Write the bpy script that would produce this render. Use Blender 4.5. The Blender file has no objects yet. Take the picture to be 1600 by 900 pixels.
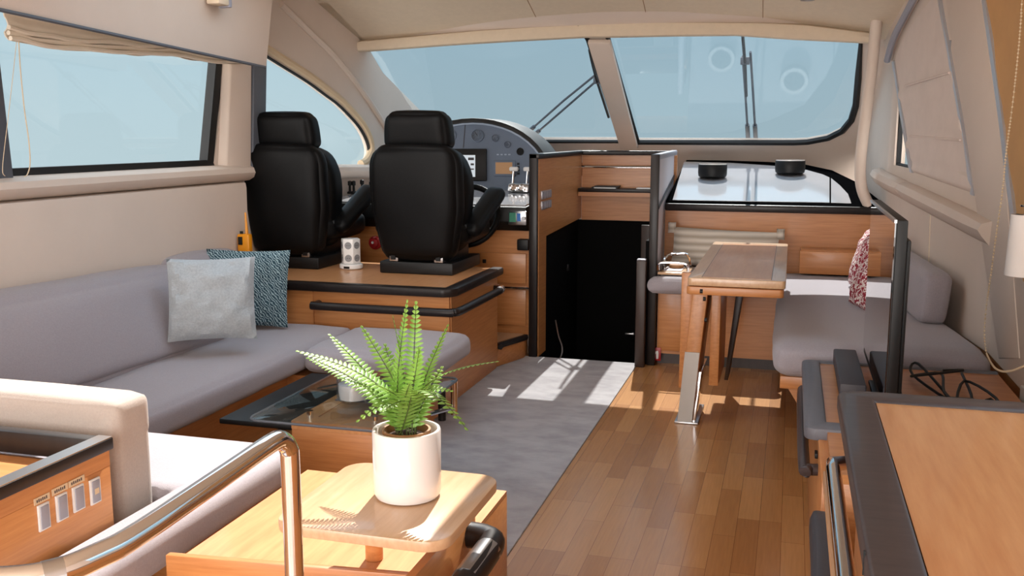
import bpy, bmesh, math, random
from mathutils import Vector, Matrix, noise
C = bpy.context.scene
COL = C.collection
R = math.radians
random.seed(7)

# ------------------------------------------------------------------ camera, sky, sun, exposure
EYE = Vector((0, 0, 1.4)); FPX = 1500.0
PIT = math.atan2(240, FPX); YAW = math.atan2(440, math.hypot(240, FPX))
_cp, _sp, _cy, _sy = math.cos(PIT), math.sin(PIT), math.cos(YAW), math.sin(YAW)
FWD = Vector((-_sy * _cp, _cy * _cp, -_sp)); RGT = Vector((_cy, _sy, 0)); UPV = RGT.cross(FWD)
cam_d = bpy.data.cameras.new('camera'); cam = bpy.data.objects.new('camera', cam_d); COL.objects.link(cam)
cam_d.sensor_width = 36; cam_d.lens = FPX / 1600 * 36; cam_d.clip_start = 0.02
cam.matrix_world = Matrix(((RGT.x, UPV.x, -FWD.x, EYE.x), (RGT.y, UPV.y, -FWD.y, EYE.y), (RGT.z, UPV.z, -FWD.z, EYE.z), (0, 0, 0, 1)))
C.camera = cam
C.view_settings.view_transform = 'Standard'; C.view_settings.look = 'None'
C.view_settings.gamma = 1; C.view_settings.use_curve_mapping = False
C.view_settings.exposure = 0.12

SKY_FRONT = (0.56, 0.83, 1.0); SKY_UP = (0.62, 0.82, 1.0); SKY_AFT = (1.0, 0.96, 0.93)
K_FRONT, K_UP, K_AFT = 0.74, 2.8, 4.2
w = bpy.data.worlds.new('sky'); C.world = w; w.use_nodes = True
nt = w.node_tree; nt.nodes.clear()
_o = nt.nodes.new('ShaderNodeOutputWorld'); _b = nt.nodes.new('ShaderNodeBackground')
_tc = nt.nodes.new('ShaderNodeTexCoord'); _s = nt.nodes.new('ShaderNodeSeparateXYZ')
nt.links.new(_tc.outputs['Generated'], _s.inputs[0])
def _ramp(src, pts):
    r = nt.nodes.new('ShaderNodeMapRange'); r.inputs[1].default_value, r.inputs[2].default_value = pts
    r.interpolation_type = 'SMOOTHSTEP'; nt.links.new(src, r.inputs[0]); return r.outputs[0]
def _mix(f, a, b):
    m = nt.nodes.new('ShaderNodeMix'); m.data_type = 'RGBA'; nt.links.new(f, m.inputs[0])
    for i, v in ((6, a), (7, b)):
        if hasattr(v, 'is_linked'): nt.links.new(v, m.inputs[i])
        else: m.inputs[i].default_value = (*v, 1)
    return m.outputs[2]
kk = lambda c, k: tuple(x * k for x in c)
_hz = _mix(_ramp(_s.outputs[2], (-0.03, 0.22)), (0.60 * .86, 0.78 * .86, 0.86 * .86), kk(SKY_FRONT, K_FRONT))   # haze over the sea, blue above
_c1 = _mix(_ramp(_s.outputs[2], (0.25, 0.7)), _hz, kk(SKY_UP, K_UP))
_ng = nt.nodes.new('ShaderNodeMath'); _ng.operation = 'MULTIPLY'; _ng.inputs[1].default_value = -1; nt.links.new(_s.outputs[1], _ng.inputs[0])
_c2 = _mix(_ramp(_ng.outputs[0], (0.1, 0.75)), _c1, kk(SKY_AFT, K_AFT))
nt.links.new(_c2, _b.inputs[0]); nt.links.new(_b.outputs[0], _o.inputs[0])

SUN_X, SUN_Y = 0.10, 0.84                # horizontal drift of a ray per metre of fall: sun high over the bow
sd = bpy.data.lights.new('sun', 'SUN'); sd.energy = 9.5; sd.angle = R(0.53); sd.color = (1.0, 0.95, 0.88)
sun = bpy.data.objects.new('sun', sd); COL.objects.link(sun)
sun.rotation_euler = Vector((SUN_X, -SUN_Y, -1)).to_track_quat('-Z', 'Y').to_euler(); sun.location = (-2, 6, 9)

# fill lamp added behind the viewer, standing in for daylight from the aft end
ad = bpy.data.lights.new('aft_fill_light', 'AREA'); ad.shape = 'RECTANGLE'; ad.size = 2.6; ad.size_y = 1.5
ad.energy = 50; ad.color = (1.0, 0.97, 0.95)
area = bpy.data.objects.new('aft_fill_light', ad); COL.objects.link(area)
area.location = (-1.2, -1.35, 1.35); area.rotation_euler = Vector((0, 1, 0)).to_track_quat('-Z', 'Z').to_euler()

# ------------------------------------------------------------------ pixel of the photograph -> point on a known surface
def ray(x, y): return FWD + (x - 800) / FPX * RGT + (450 - y) / FPX * UPV
def at(x, y, X=None, Y=None, Z=None):
    r = ray(x, y)
    t = X / r.x if X is not None else Y / r.y if Y is not None else (Z - EYE.z) / r.z
    return EYE + t * r
def hit(x, y, f):
    r = ray(x, y); t0 = .4; a = f(EYE + t0 * r)
    while t0 < 14:
        t1 = t0 + .02; b = f(EYE + t1 * r)
        if a * b <= 0:
            return EYE + (t0 + (t1 - t0) * a / (a - b)) * r
        t0, a = t1, b
    return EYE + 8 * r
def XL(y): return -3.06 + .058 * max(0, y - 4.9)
def XR(y): return .82 - .13 * max(0, min(y, 6.3) - 4.3) - .05 * max(0, y - 6.3)
fL = lambda p: p.x - XL(p.y)
fR = lambda p: p.x - XR(p.y)
WZ0, WY0, WS = 1.33, 7.6, .63
fW = lambda p: p.z - (WZ0 + (WY0 - p.y) * WS)

# ------------------------------------------------------------------ materials
MT = {}
def srgb(r, g, b):
    return tuple(((c / 255) / 12.92 if c / 255 <= .04045 else ((c / 255 + .055) / 1.055) ** 2.4) for c in (r, g, b))
def mat(name, col, rough=.5, metal=0, var=0.0, scale=6, stretch=(1, 1, 1), bump=0, bscale=300, coat=0, spec=.5, col2=None, kind='noise', sheen=0, contrast=(.3, .7)):
    m = bpy.data.materials.new(name); m.use_nodes = True; n = m.node_tree.nodes; l = m.node_tree.links
    p = n['Principled BSDF']; col = srgb(*col)
    p.inputs['Roughness'].default_value = rough; p.inputs['Metallic'].default_value = metal
    p.inputs['Coat Weight'].default_value = coat; p.inputs['Specular IOR Level'].default_value = spec
    p.inputs['Coat Roughness'].default_value = .08
    if sheen: p.inputs['Sheen Weight'].default_value = sheen; p.inputs['Sheen Roughness'].default_value = .5
    p.inputs['Base Color'].default_value = (*col, 1)
    tc = n.new('ShaderNodeTexCoord'); mp = n.new('ShaderNodeMapping'); mp.inputs['Scale'].default_value = stretch
    l.new(tc.outputs['Object'], mp.inputs['Vector'])
    if var or col2:
        c2 = srgb(*col2) if col2 else tuple(c * (1 - var) for c in col)
        t = n.new('ShaderNodeTexNoise'); t.inputs['Scale'].default_value = scale; t.inputs['Detail'].default_value = 5; t.inputs['Roughness'].default_value = .6
        l.new(mp.outputs[0], t.inputs['Vector'])
        r = n.new('ShaderNodeMapRange'); r.inputs[1].default_value, r.inputs[2].default_value = contrast
        l.new(t.outputs['Fac'], r.inputs[0])
        x = n.new('ShaderNodeMix'); x.data_type = 'RGBA'; x.inputs[6].default_value = (*c2, 1); x.inputs[7].default_value = (*col, 1)
        l.new(r.outputs[0], x.inputs[0]); l.new(x.outputs[2], p.inputs['Base Color'])
    if bump:
        t2 = n.new('ShaderNodeTexNoise'); t2.inputs['Scale'].default_value = bscale; t2.inputs['Detail'].default_value = 2
        l.new(mp.outputs[0], t2.inputs['Vector'])
        b = n.new('ShaderNodeBump'); b.inputs['Strength'].default_value = bump; b.inputs['Distance'].default_value = .003
        l.new(t2.outputs['Fac'], b.inputs['Height']); l.new(b.outputs[0], p.inputs['Normal'])
    MT[name] = m; return m
W1, W2 = (196, 134, 80), (174, 112, 62)
mat('wood_x', W1, .38, col2=W2, scale=4, stretch=(1.2, 9, 22), coat=.15)      # grain along x
mat('wood_y', W1, .38, col2=W2, scale=4, stretch=(9, 1.2, 22), coat=.15)      # grain along y
mat('wood_top', (206, 152, 104), .3, col2=(190, 132, 86), scale=4, stretch=(14, 1.2, 10), coat=.3)
mat('wood_pale', (206, 170, 134), .3, col2=(190, 150, 114), scale=4, stretch=(16, 1.2, 10), coat=.35)
mat('wood_dark', (58, 40, 32), .4, col2=(44, 30, 24), scale=5, stretch=(6, 6, 1))
mat('wenge', (32, 25, 23), .42, spec=.3, col2=(24, 18, 17), scale=8, stretch=(8, 8, 1), coat=.1)
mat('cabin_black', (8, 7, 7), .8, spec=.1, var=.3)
mat('headliner', (214, 196, 172), .85, var=.06, scale=30, bump=.15, bscale=260)
mat('wall_leather', (216, 199, 185), .62, var=.06, scale=3, bump=.12, bscale=240)
mat('trim_cream', (216, 192, 158), .55, var=.05, scale=5, bump=.08, bscale=200)
mat('fabric_grey', (162, 155, 161), .95, var=.13, scale=160, bump=.5, bscale=520, sheen=.25)
mat('fabric_light', (172, 178, 182), .95, var=.22, scale=110, bump=.9, bscale=300, sheen=.2)
mat('fabric_arm', (178, 166, 157), .95, var=.1, scale=150, bump=.4, bscale=480, sheen=.2)
mat('leather_black', (6, 6, 7), .48, spec=.18, var=.25, scale=30, bump=.25, bscale=420)
mat('plastic_black', (11, 11, 12), .48, spec=.35, var=.1)
mat('rubber_black', (8, 8, 9), .6, var=.1)
mat('matte_black', (9, 9, 10), .9, var=.1, spec=0)
mat('leg_metal', (150, 144, 138), .3, metal=.9, var=.06)
mat('blind_cream', (236, 222, 202), .85, var=.05, scale=8, bump=.2, bscale=300)
mat('pad_charcoal', (62, 60, 66), .55, var=.12, scale=50, bump=.2, bscale=300)
mat('edge_charcoal', (66, 55, 55), .48, col2=(54, 45, 46), scale=12, stretch=(1, 6, 1), coat=.15)
mat('chrome', (235, 235, 238), .07, metal=1, var=.02)
mat('steel', (190, 190, 192), .28, metal=1, var=.05)
mat('alu_strip', (196, 198, 204), .38, metal=.6, var=.05)
mat('post_grey', (88, 92, 100), .5, var=.08)
mat('white_plastic', (225, 224, 222), .35, var=.03)
mat('white_ceramic', (232, 226, 222), .12, var=.02, coat=.6)
mat('dash_white', (180, 180, 184), .1, var=.05, scale=2.5, coat=.5)
mat('dash_grey', (92, 106, 126), .5, var=.06, scale=20)
mat('dial', (150, 165, 185), .3, var=.05)
mat('socket_grey', (138, 138, 140), .5, var=.05)
mat('rim_grey', (104, 105, 113), .5, var=.1, scale=40, bump=.15, bscale=300)
mat('paper', (232, 232, 230), .7, var=.03)
mat('red_plastic', (160, 24, 30), .35, var=.05)
mat('orange_plastic', (232, 150, 20), .4, var=.05)
mat('soil', (70, 48, 34), .95, var=.5, scale=80)
mat('inner_pot', (150, 104, 62), .6, var=.1)
mat('slate', (70, 68, 72), .7, var=.1)
mat('shade_cloth', (222, 206, 196), .85, var=.07, scale=8, bump=.2, bscale=300)
mat('honey_cloth', (206, 158, 104), .8, var=.08, scale=6, bump=.15, bscale=260)
mat('cord_cream', (222, 200, 168), .7, var=.05)
mat('lamp_white', (232, 224, 218), .6, var=.03)
mat('wicker', (196, 150, 104), .8, var=.35, scale=60)
mat('grey_cap', (150, 150, 160), .4, var=.05)
mat('partition_white', (200, 192, 196), .5, var=.04)

def node_mat(name):
    m = bpy.data.materials.new(name); m.use_nodes = True; MT[name] = m
    return m, m.node_tree.nodes, m.node_tree.links, m.node_tree.nodes['Principled BSDF']
def glass(name, tint, ior=1.45, rough=0.0):
    m = bpy.data.materials.new(name); m.use_nodes = True; n = m.node_tree.nodes; l = m.node_tree.links; n.clear()
    o = n.new('ShaderNodeOutputMaterial'); x = n.new('ShaderNodeMixShader'); t = n.new('ShaderNodeBsdfTransparent'); g = n.new('ShaderNodeBsdfGlossy'); t.inputs[0].default_value = (*[c ** .5 for c in tint], 1); g.inputs['Roughness'].default_value = rough      # a pane has two faces: each takes half the tint
    ge = n.new('ShaderNodeNewGeometry'); dt = n.new('ShaderNodeVectorMath'); dt.operation = 'DOT_PRODUCT'; l.new(ge.outputs['Normal'], dt.inputs[0]); l.new(ge.outputs['Incoming'], dt.inputs[1])
    def mth(op, a, b=None):
        q = n.new('ShaderNodeMath'); q.operation = op
        for i, v in enumerate((a, b)):
            if v is None: continue
            if hasattr(v, 'is_linked'): l.new(v, q.inputs[i])
            else: q.inputs[i].default_value = v
        return q
    ab = mth('ABSOLUTE', dt.outputs['Value']); om = mth('SUBTRACT', 1.0, ab.outputs[0]); p5 = mth('POWER', om.outputs[0], 5.0); ml_ = mth('MULTIPLY', p5.outputs[0], .9); f = mth('ADD', ml_.outputs[0], .03); f.use_clamp = True
    l.new(f.outputs[0], x.inputs[0]); l.new(t.outputs[0], x.inputs[1]); l.new(g.outputs[0], x.inputs[2]); l.new(x.outputs[0], o.inputs[0]); MT[name] = m
glass('windscreen_glass', (.66, .70, .72)); glass('side_glass', (.93, .93, .91)); glass('clear_glass', (.9, .93, .92)); glass('table_glass', (.84, .88, .82))
# plank floor
m, n, l, p = node_mat('plank_floor')
tc = n.new('ShaderNodeTexCoord'); s = n.new('ShaderNodeSeparateXYZ'); cb = n.new('ShaderNodeCombineXYZ')
l.new(tc.outputs['Object'], s.inputs[0]); l.new(s.outputs[1], cb.inputs[0]); l.new(s.outputs[0], cb.inputs[1])
br = n.new('ShaderNodeTexBrick'); l.new(cb.outputs[0], br.inputs['Vector']); br.offset = .37; br.offset_frequency = 3
br.inputs['Color1'].default_value = (*srgb(186, 134, 82), 1); br.inputs['Color2'].default_value = (*srgb(158, 106, 59), 1); br.inputs['Mortar'].default_value = (*srgb(110, 66, 34), 1)
br.inputs['Scale'].default_value = 1; br.inputs['Mortar Size'].default_value = .0007; br.inputs['Brick Width'].default_value = .46; br.inputs['Row Height'].default_value = .078; br.inputs['Bias'].default_value = -.1
mp = n.new('ShaderNodeMapping'); mp.inputs['Scale'].default_value = (40, 2.2, 1); l.new(tc.outputs['Object'], mp.inputs[0])
tn = n.new('ShaderNodeTexNoise'); tn.inputs['Scale'].default_value = 3; tn.inputs['Detail'].default_value = 5; l.new(mp.outputs[0], tn.inputs['Vector'])
mr = n.new('ShaderNodeMapRange'); mr.inputs[3].default_value = .8; mr.inputs[4].default_value = 1.14; l.new(tn.outputs['Fac'], mr.inputs[0])
mx = n.new('ShaderNodeMix'); mx.data_type = 'RGBA'; mx.blend_type = 'MULTIPLY'; mx.inputs[0].default_value = 1
l.new(br.outputs['Color'], mx.inputs[6]); l.new(mr.outputs[0], mx.inputs[7]); l.new(mx.outputs[2], p.inputs['Base Color'])
p.inputs['Roughness'].default_value = .27; p.inputs['Coat Weight'].default_value = .25; p.inputs['Coat Roughness'].default_value = .15
# carpet: mottled grey
mat('carpet_grey', (164, 160, 162), .95, col2=(140, 136, 139), scale=5, contrast=(.35, .6), stretch=(1, 1.6, 1), bump=.5, bscale=260, sheen=.2)
# woven teal cushion, zigzag
m, n, l, p = node_mat('teal_zigzag')
tc = n.new('ShaderNodeTexCoord'); wv = n.new('ShaderNodeTexWave'); wv.wave_type = 'BANDS'; wv.bands_direction = 'DIAGONAL'; wv.inputs['Scale'].default_value = 32; wv.inputs['Distortion'].default_value = 6; wv.inputs['Detail'].default_value = 1; wv.inputs['Detail Scale'].default_value = 1.6
l.new(tc.outputs['Object'], wv.inputs['Vector'])
cr = n.new('ShaderNodeMix'); cr.data_type = 'RGBA'; cr.inputs[6].default_value = (*srgb(38, 66, 78), 1); cr.inputs[7].default_value = (*srgb(150, 172, 178), 1)
mr = n.new('ShaderNodeMapRange'); mr.inputs[1].default_value = .55; mr.inputs[2].default_value = .8; l.new(wv.outputs['Fac'], mr.inputs[0]); l.new(mr.outputs[0], cr.inputs[0]); l.new(cr.outputs[2], p.inputs['Base Color']); p.inputs['Roughness'].default_value = .95
# red and white damask cushion
m, n, l, p = node_mat('red_damask')
tc = n.new('ShaderNodeTexCoord'); vn = n.new('ShaderNodeTexNoise'); vn.inputs['Scale'].default_value = 34; vn.inputs['Detail'].default_value = 0; vn.inputs['Distortion'].default_value = 2.5
l.new(tc.outputs['Object'], vn.inputs['Vector']); mr = n.new('ShaderNodeMapRange'); mr.inputs[1].default_value = .47; mr.inputs[2].default_value = .5; l.new(vn.outputs['Fac'], mr.inputs[0])
cr = n.new('ShaderNodeMix'); cr.data_type = 'RGBA'; cr.inputs[6].default_value = (*srgb(222, 208, 204), 1); cr.inputs[7].default_value = (*srgb(142, 30, 48), 1)
l.new(mr.outputs[0], cr.inputs[0]); l.new(cr.outputs[2], p.inputs['Base Color']); p.inputs['Roughness'].default_value = .9
# striped long bolster
m, n, l, p = node_mat('stripe_beige')
tc = n.new('ShaderNodeTexCoord'); wv = n.new('ShaderNodeTexWave'); wv.wave_type = 'BANDS'; wv.bands_direction = 'Z'; wv.inputs['Scale'].default_value = 7; wv.inputs['Distortion'].default_value = .4
l.new(tc.outputs['Object'], wv.inputs['Vector']); cr = n.new('ShaderNodeMix'); cr.data_type = 'RGBA'; cr.inputs[6].default_value = (*srgb(206, 198, 186), 1); cr.inputs[7].default_value = (*srgb(164, 154, 140), 1)
l.new(wv.outputs['Fac'], cr.inputs[0]); l.new(cr.outputs[2], p.inputs['Base Color']); p.inputs['Roughness'].default_value = .95
# fern leaf, slightly translucent
m, n, l, p = node_mat('fern_leaf')
tc = n.new('ShaderNodeTexCoord'); vn = n.new('ShaderNodeTexNoise'); vn.inputs['Scale'].default_value = 24; l.new(tc.outputs['Object'], vn.inputs['Vector'])
cr = n.new('ShaderNodeMix'); cr.data_type = 'RGBA'; cr.inputs[6].default_value = (*srgb(84, 132, 44), 1); cr.inputs[7].default_value = (*srgb(156, 196, 92), 1); l.new(vn.outputs['Fac'], cr.inputs[0])
l.new(cr.outputs[2], p.inputs['Base Color']); p.inputs['Roughness'].default_value = .45
tr = n.new('ShaderNodeBsdfTranslucent'); ms = n.new('ShaderNodeMixShader'); ms.inputs[0].default_value = .25; l.new(cr.outputs[2], tr.inputs[0]); l.new(p.outputs[0], ms.inputs[1]); l.new(tr.outputs[0], ms.inputs[2]); l.new(ms.outputs[0], n['Material Output'].inputs[0])
mat('fern_stem', (70, 84, 34), .6, var=.2)
# screens
def emit(name, col, k):
    m, n, l, p = node_mat(name); p.inputs['Base Color'].default_value = (*srgb(*col), 1); p.inputs['Emission Color'].default_value = (*srgb(*col), 1); p.inputs['Emission Strength'].default_value = k; p.inputs['Roughness'].default_value = .15
emit('screen_chart', (196, 206, 214), .5); emit('screen_amber', (150, 116, 84), .35); emit('screen_green', (60, 110, 90), .35); emit('screen_blue', (60, 96, 150), .35)
m, n, l, p = node_mat('screen_gloss'); p.inputs['Base Color'].default_value = (.006, .006, .008, 1); p.inputs['Roughness'].default_value = .015; p.inputs['IOR'].default_value = 1.9; p.inputs['Coat Weight'].default_value = 1; p.inputs['Coat Roughness'].default_value = .01; p.inputs['Coat IOR'].default_value = 1.7

# ------------------------------------------------------------------ mesh building
ORG = {}
def V(*a): return Vector(a)
class B:
    def __init__(s): s.bm = bmesh.new()
    def poly(s, pts):
        vs = [s.bm.verts.new(p) for p in pts]
        try: return s.bm.faces.new(vs)
        except ValueError: return None
    def box(s, x0, x1, y0, y1, z0, z1, r=0, seg=2):
        return s.hexa([(x0, y0, z0), (x1, y0, z0), (x1, y1, z0), (x0, y1, z0), (x0, y0, z1), (x1, y0, z1), (x1, y1, z1), (x0, y1, z1)], r, seg)
    def hexa(s, p, r=0, seg=2):
        b = bmesh.new(); v = [b.verts.new(q) for q in p]
        for f in ((3, 2, 1, 0), (4, 5, 6, 7), (0, 1, 5, 4), (1, 2, 6, 5), (2, 3, 7, 6), (3, 0, 4, 7)): b.faces.new([v[i] for i in f])
        s._add(b, r, seg); return s
    def _add(s, b, r=0, seg=2):
        bmesh.ops.recalc_face_normals(b, faces=b.faces[:])
        if r: bmesh.ops.bevel(b, geom=[e for e in b.edges if e.calc_face_angle(0) > .4], offset=r, segments=seg, profile=.5, affect='EDGES', clamp_overlap=True)
        me = bpy.data.meshes.new('t'); b.to_mesh(me); b.free(); s.bm.from_mesh(me); bpy.data.meshes.remove(me)
    def prism(s, pts, vec, r=0, seg=2):
        b = bmesh.new(); vec = Vector(vec); n = len(pts)
        a = [b.verts.new(p) for p in pts]; c = [b.verts.new(Vector(p) + vec) for p in pts]
        b.faces.new(a[::-1]); b.faces.new(c)
        for i in range(n): b.faces.new((a[i], a[(i + 1) % n], c[(i + 1) % n], c[i]))
        s._add(b, r, seg); return s
    def tube(s, path, r, seg=10, closed=False, rz=None):
        path = [Vector(p) for p in path]; n = len(path); b = bmesh.new(); rings = []; prev = None
        for i in range(n):
            if closed: t = path[(i + 1) % n] - path[i - 1]
            else: t = path[min(i + 1, n - 1)] - path[max(i - 1, 0)]
            t.normalize()
            u = prev - t * prev.dot(t) if prev else t.orthogonal()
            if u.length < 1e-4: u = t.orthogonal()
            u.normalize(); prev = u; v = t.cross(u); rr = r[i] if isinstance(r, (list, tuple)) else r
            rings.append([b.verts.new(path[i] + rr * (math.cos(2 * math.pi * k / seg) * u + math.sin(2 * math.pi * k / seg) * v)) for k in range(seg)])
        for i in range(n if closed else n - 1):
            A, D = rings[i], rings[(i + 1) % n]; off = 0
            if closed and i == n - 1: off = min(range(seg), key=lambda k: (A[0].co - D[k].co).length)
            for k in range(seg): b.faces.new((A[k], A[(k + 1) % seg], D[(k + 1 + off) % seg], D[(k + off) % seg]))
        if not closed: b.faces.new(rings[0][::-1]); b.faces.new(rings[-1])
        s._add(b); return s
    def lathe(s, c, prof, seg=32, ax=(0, 0, 1)):
        b = bmesh.new(); q = Vector((0, 0, 1)).rotation_difference(Vector(ax).normalized()); rings = []
        for (r, z) in prof:
            if r < 1e-5: rings.append([b.verts.new(Vector(c) + q @ Vector((0, 0, z)))])
            else: rings.append([b.verts.new(Vector(c) + q @ Vector((r * math.cos(2 * math.pi * k / seg), r * math.sin(2 * math.pi * k / seg), z))) for k in range(seg)])
        for A, D in zip(rings, rings[1:]):
            for k in range(seg):
                k2 = (k + 1) % seg
                f = [A[k], A[k2], D[k2], D[k]] if len(A) > 1 and len(D) > 1 else [A[0], D[k2], D[k]] if len(A) == 1 else [A[k], A[k2], D[0]]
                b.faces.new(f)
        for rr in (rings[0], rings[-1]):
            if len(rr) > 1: b.faces.new(rr)
        s._add(b); return s
    def cyl(s, c, r, h, seg=24, ax=(0, 0, 1), bev=0):
        pr = [(r, 0), (r, h)] if not bev else [(r - bev, 0), (r, bev), (r, h - bev), (r - bev, h)]
        return s.lathe(c, pr, seg, ax)
    def cushion(s, x0, x1, y0, y1, z0, z1, r=.04, puff=.02, N=14, M=None, fn=None, wob=.004):
        b = bmesh.new(); c = Vector(((x0 + x1) / 2, (y0 + y1) / 2, (z0 + z1) / 2)); h = Vector(((x1 - x0) / 2, (y1 - y0) / 2, (z1 - z0) / 2))
        d = {}
        def vert(u):
            k = tuple(round(q, 5) for q in u)
            if k in d: return d[k]
            # concentrate grid lines at the edges
            g = [math.sin(q * math.pi / 2) * .55 + q * .45 for q in u]
            p = Vector((g[0] * h.x, g[1] * h.y, g[2] * h.z)); inn = Vector([max(-(h[i] - r), min(h[i] - r, p[i])) if h[i] > r else 0 for i in range(3)])
            e = p - inn
            if e.length > 1e-7: p = inn + e.normalized() * min(r, max(abs(e.x), abs(e.y), abs(e.z)))
            for i in range(3):
                j, k2 = [q for q in range(3) if q != i]
                if abs(u[i]) > .5: p[i] += (1 if u[i] > 0 else -1) * puff * abs(u[i]) ** 3 * (1 - u[j] ** 2) * (1 - u[k2] ** 2)
            if fn: p = fn(p, u)
            if wob: p += noise.noise_vector(Vector((p.x * 5 + c.x, p.y * 5 + c.y, p.z * 5))) * wob
            p = p + c if M is None else M @ p
            d[k] = b.verts.new(p); return d[k]
        L = [-1 + 2 * i / N for i in range(N + 1)]
        for a in range(3):
            for sg in (-1, 1):
                for i in range(N):
                    for j in range(N):
                        q = []
                        for (ii, jj) in ((i, j), (i + 1, j), (i + 1, j + 1), (i, j + 1)):
                            u = [0, 0, 0]; u[a] = sg; u[(a + 1) % 3] = L[ii]; u[(a + 2) % 3] = L[jj]; q.append(vert(u))
                        try: b.faces.new(q)
                        except ValueError: pass
        s._add(b); return s
    def pillow(s, cen, right, up, w, h, t, N=20, sag=.05, crease=.006, seed=0):
        right = Vector(right).normalized(); up = Vector(up); up = (up - right * up.dot(right)).normalized(); nn = right.cross(up); cen = Vector(cen)
        b = bmesh.new(); g = {}
        for sd in (1, -1):
            for i in range(N + 1):
                for j in range(N + 1):
                    u = -1 + 2 * i / N; v = -1 + 2 * j / N; edge = i in (0, N) or j in (0, N)
                    if edge and sd == -1: g[sd, i, j] = g[1, i, j]; continue
                    th = t / 2 * (max(0, 1 - u ** 2) * max(0, 1 - v ** 2)) ** .42
                    x = u * w / 2 * (1 - sag * (1 - v * v)); y = v * h / 2 * (1 - sag * (1 - u * u))
                    cr = crease * noise.noise(Vector((u * 3 + seed, v * 3, sd))) * 2 + crease * noise.noise(Vector((u * 8 + seed, v * 8, sd * 3)))
                    g[sd, i, j] = b.verts.new(cen + right * x + up * y + nn * sd * (th + cr * (0 if edge else 1)))
            for i in range(N):
                for j in range(N): b.faces.new((g[sd, i, j], g[sd, i + 1, j], g[sd, i + 1, j + 1], g[sd, i, j + 1]))
        s._add(b); return s
    def plate(s, outer, holes, to3, thick):
        """flat 2D outline with holes, mapped into the place by to3(u, v) and given real thickness along the vector thick"""
        cu = bpy.data.curves.new('t', 'CURVE'); cu.dimensions = '2D'; cu.fill_mode = 'BOTH'
        for pl in [outer] + list(holes):
            sp = cu.splines.new('POLY'); sp.points.add(len(pl) - 1); sp.use_cyclic_u = True
            for q, p in zip(sp.points, pl): q.co = (p[0], p[1], 0, 1)
        o = bpy.data.objects.new('t', cu); COL.objects.link(o); dg = bpy.context.evaluated_depsgraph_get()
        me = bpy.data.meshes.new_from_object(o.evaluated_get(dg)); bpy.data.objects.remove(o); bpy.data.curves.remove(cu)
        b = bmesh.new(); b.from_mesh(me); bpy.data.meshes.remove(me); bmesh.ops.remove_doubles(b, verts=b.verts[:], dist=1e-5)
        for v in b.verts: v.co = to3(v.co.x, v.co.y)
        g = bmesh.ops.extrude_face_region(b, geom=b.faces[:])
        for v in [e for e in g['geom'] if isinstance(e, bmesh.types.BMVert)]: v.co += Vector(thick)
        s._add(b); return s
    def surf(s, P, thick=None):
        b = bmesh.new(); g = [[b.verts.new(p) for p in row] for row in P]
        for i in range(len(g) - 1):
            for j in range(len(g[0]) - 1): b.faces.new((g[i][j], g[i + 1][j], g[i + 1][j + 1], g[i][j + 1]))
        if thick is not None:
            e = bmesh.ops.extrude_face_region(b, geom=b.faces[:])
            for v in [q for q in e['geom'] if isinstance(q, bmesh.types.BMVert)]: v.co += Vector(thick)
        s._add(b); return s

def link(o, parent):
    COL.objects.link(o)
    if parent is not None: o.parent = parent
def obj(name, b, m, parent=None, kind=None, sharp=38, label=None):
    bm = b.bm; me = bpy.data.meshes.new(name)
    if parent is None:
        lo = Vector([min(v.co[i] for v in bm.verts) for i in range(3)]); hi = Vector([max(v.co[i] for v in bm.verts) for i in range(3)])
        org = Vector(((lo.x + hi.x) / 2, (lo.y + hi.y) / 2, lo.z))
    else: org = ORG[parent.name]
    bmesh.ops.translate(bm, verts=bm.verts[:], vec=-org); bm.to_mesh(me); bm.free()
    for p in me.polygons: p.use_smooth = True
    me.set_sharp_from_angle(angle=R(sharp))
    me.materials.append(MT[m]); o = bpy.data.objects.new(name, me); link(o, parent)
    if parent is None: o.location = org
    ORG[o.name] = org
    if kind: o['kind'] = kind
    if label: o['label'] = label
    return o
def tag(o, label, cat, group=None):
    o['label'] = label; o['category'] = cat
    if group: o['group'] = group
    return o
def thing(name, label, cat, loc, group=None):
    o = bpy.data.objects.new(name, None); o.empty_display_size = .05; o.location = loc; COL.objects.link(o); ORG[o.name] = Vector(loc); return tag(o, label, cat, group)
def dup(root, vec):
    def cp(o, par):
        c = o.copy(); COL.objects.link(c)
        if par: c.parent = par
        ORG[c.name] = ORG[o.name] + Vector(vec)
        for ch in list(o.children):
            if ch is not c: cp(ch, c)
        return c
    r = cp(root, None); r.location = root.location + Vector(vec); return r
def struct(name, b, m, parent=None, sharp=38): return obj(name, b, m, parent, None if parent else 'structure', sharp)
def arc(c, r, a0, a1, n, ax='xy'):
    out = []
    for i in range(n + 1):
        a = R(a0 + (a1 - a0) * i / n); u, v = c[0] + r * math.cos(a), c[1] + r * math.sin(a); out.append((u, v))
    return out
def rrect(x0, x1, y0, y1, r, n=6):
    return arc((x1 - r, y0 + r), r, -90, 0, n) + arc((x1 - r, y1 - r), r, 0, 90, n) + arc((x0 + r, y1 - r), r, 90, 180, n) + arc((x0 + r, y0 + r), r, 180, 270, n)
def catmull(p, n=6, closed=False):
    p = [Vector(q) for q in p]; out = []; N = len(p)
    for i in range(N if closed else N - 1):
        g = (lambda k: p[k % N]) if closed else (lambda k: p[max(0, min(N - 1, k))])
        a, b, c, d = g(i - 1), g(i), g(i + 1), g(i + 2)
        for k in range(n):
            t = k / n; out.append(.5 * ((2 * b) + (c - a) * t + (2 * a - 5 * b + 4 * c - d) * t * t + (3 * b - a - 3 * c + d) * t ** 3))
    if not closed: out.append(p[-1])
    return out
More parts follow.
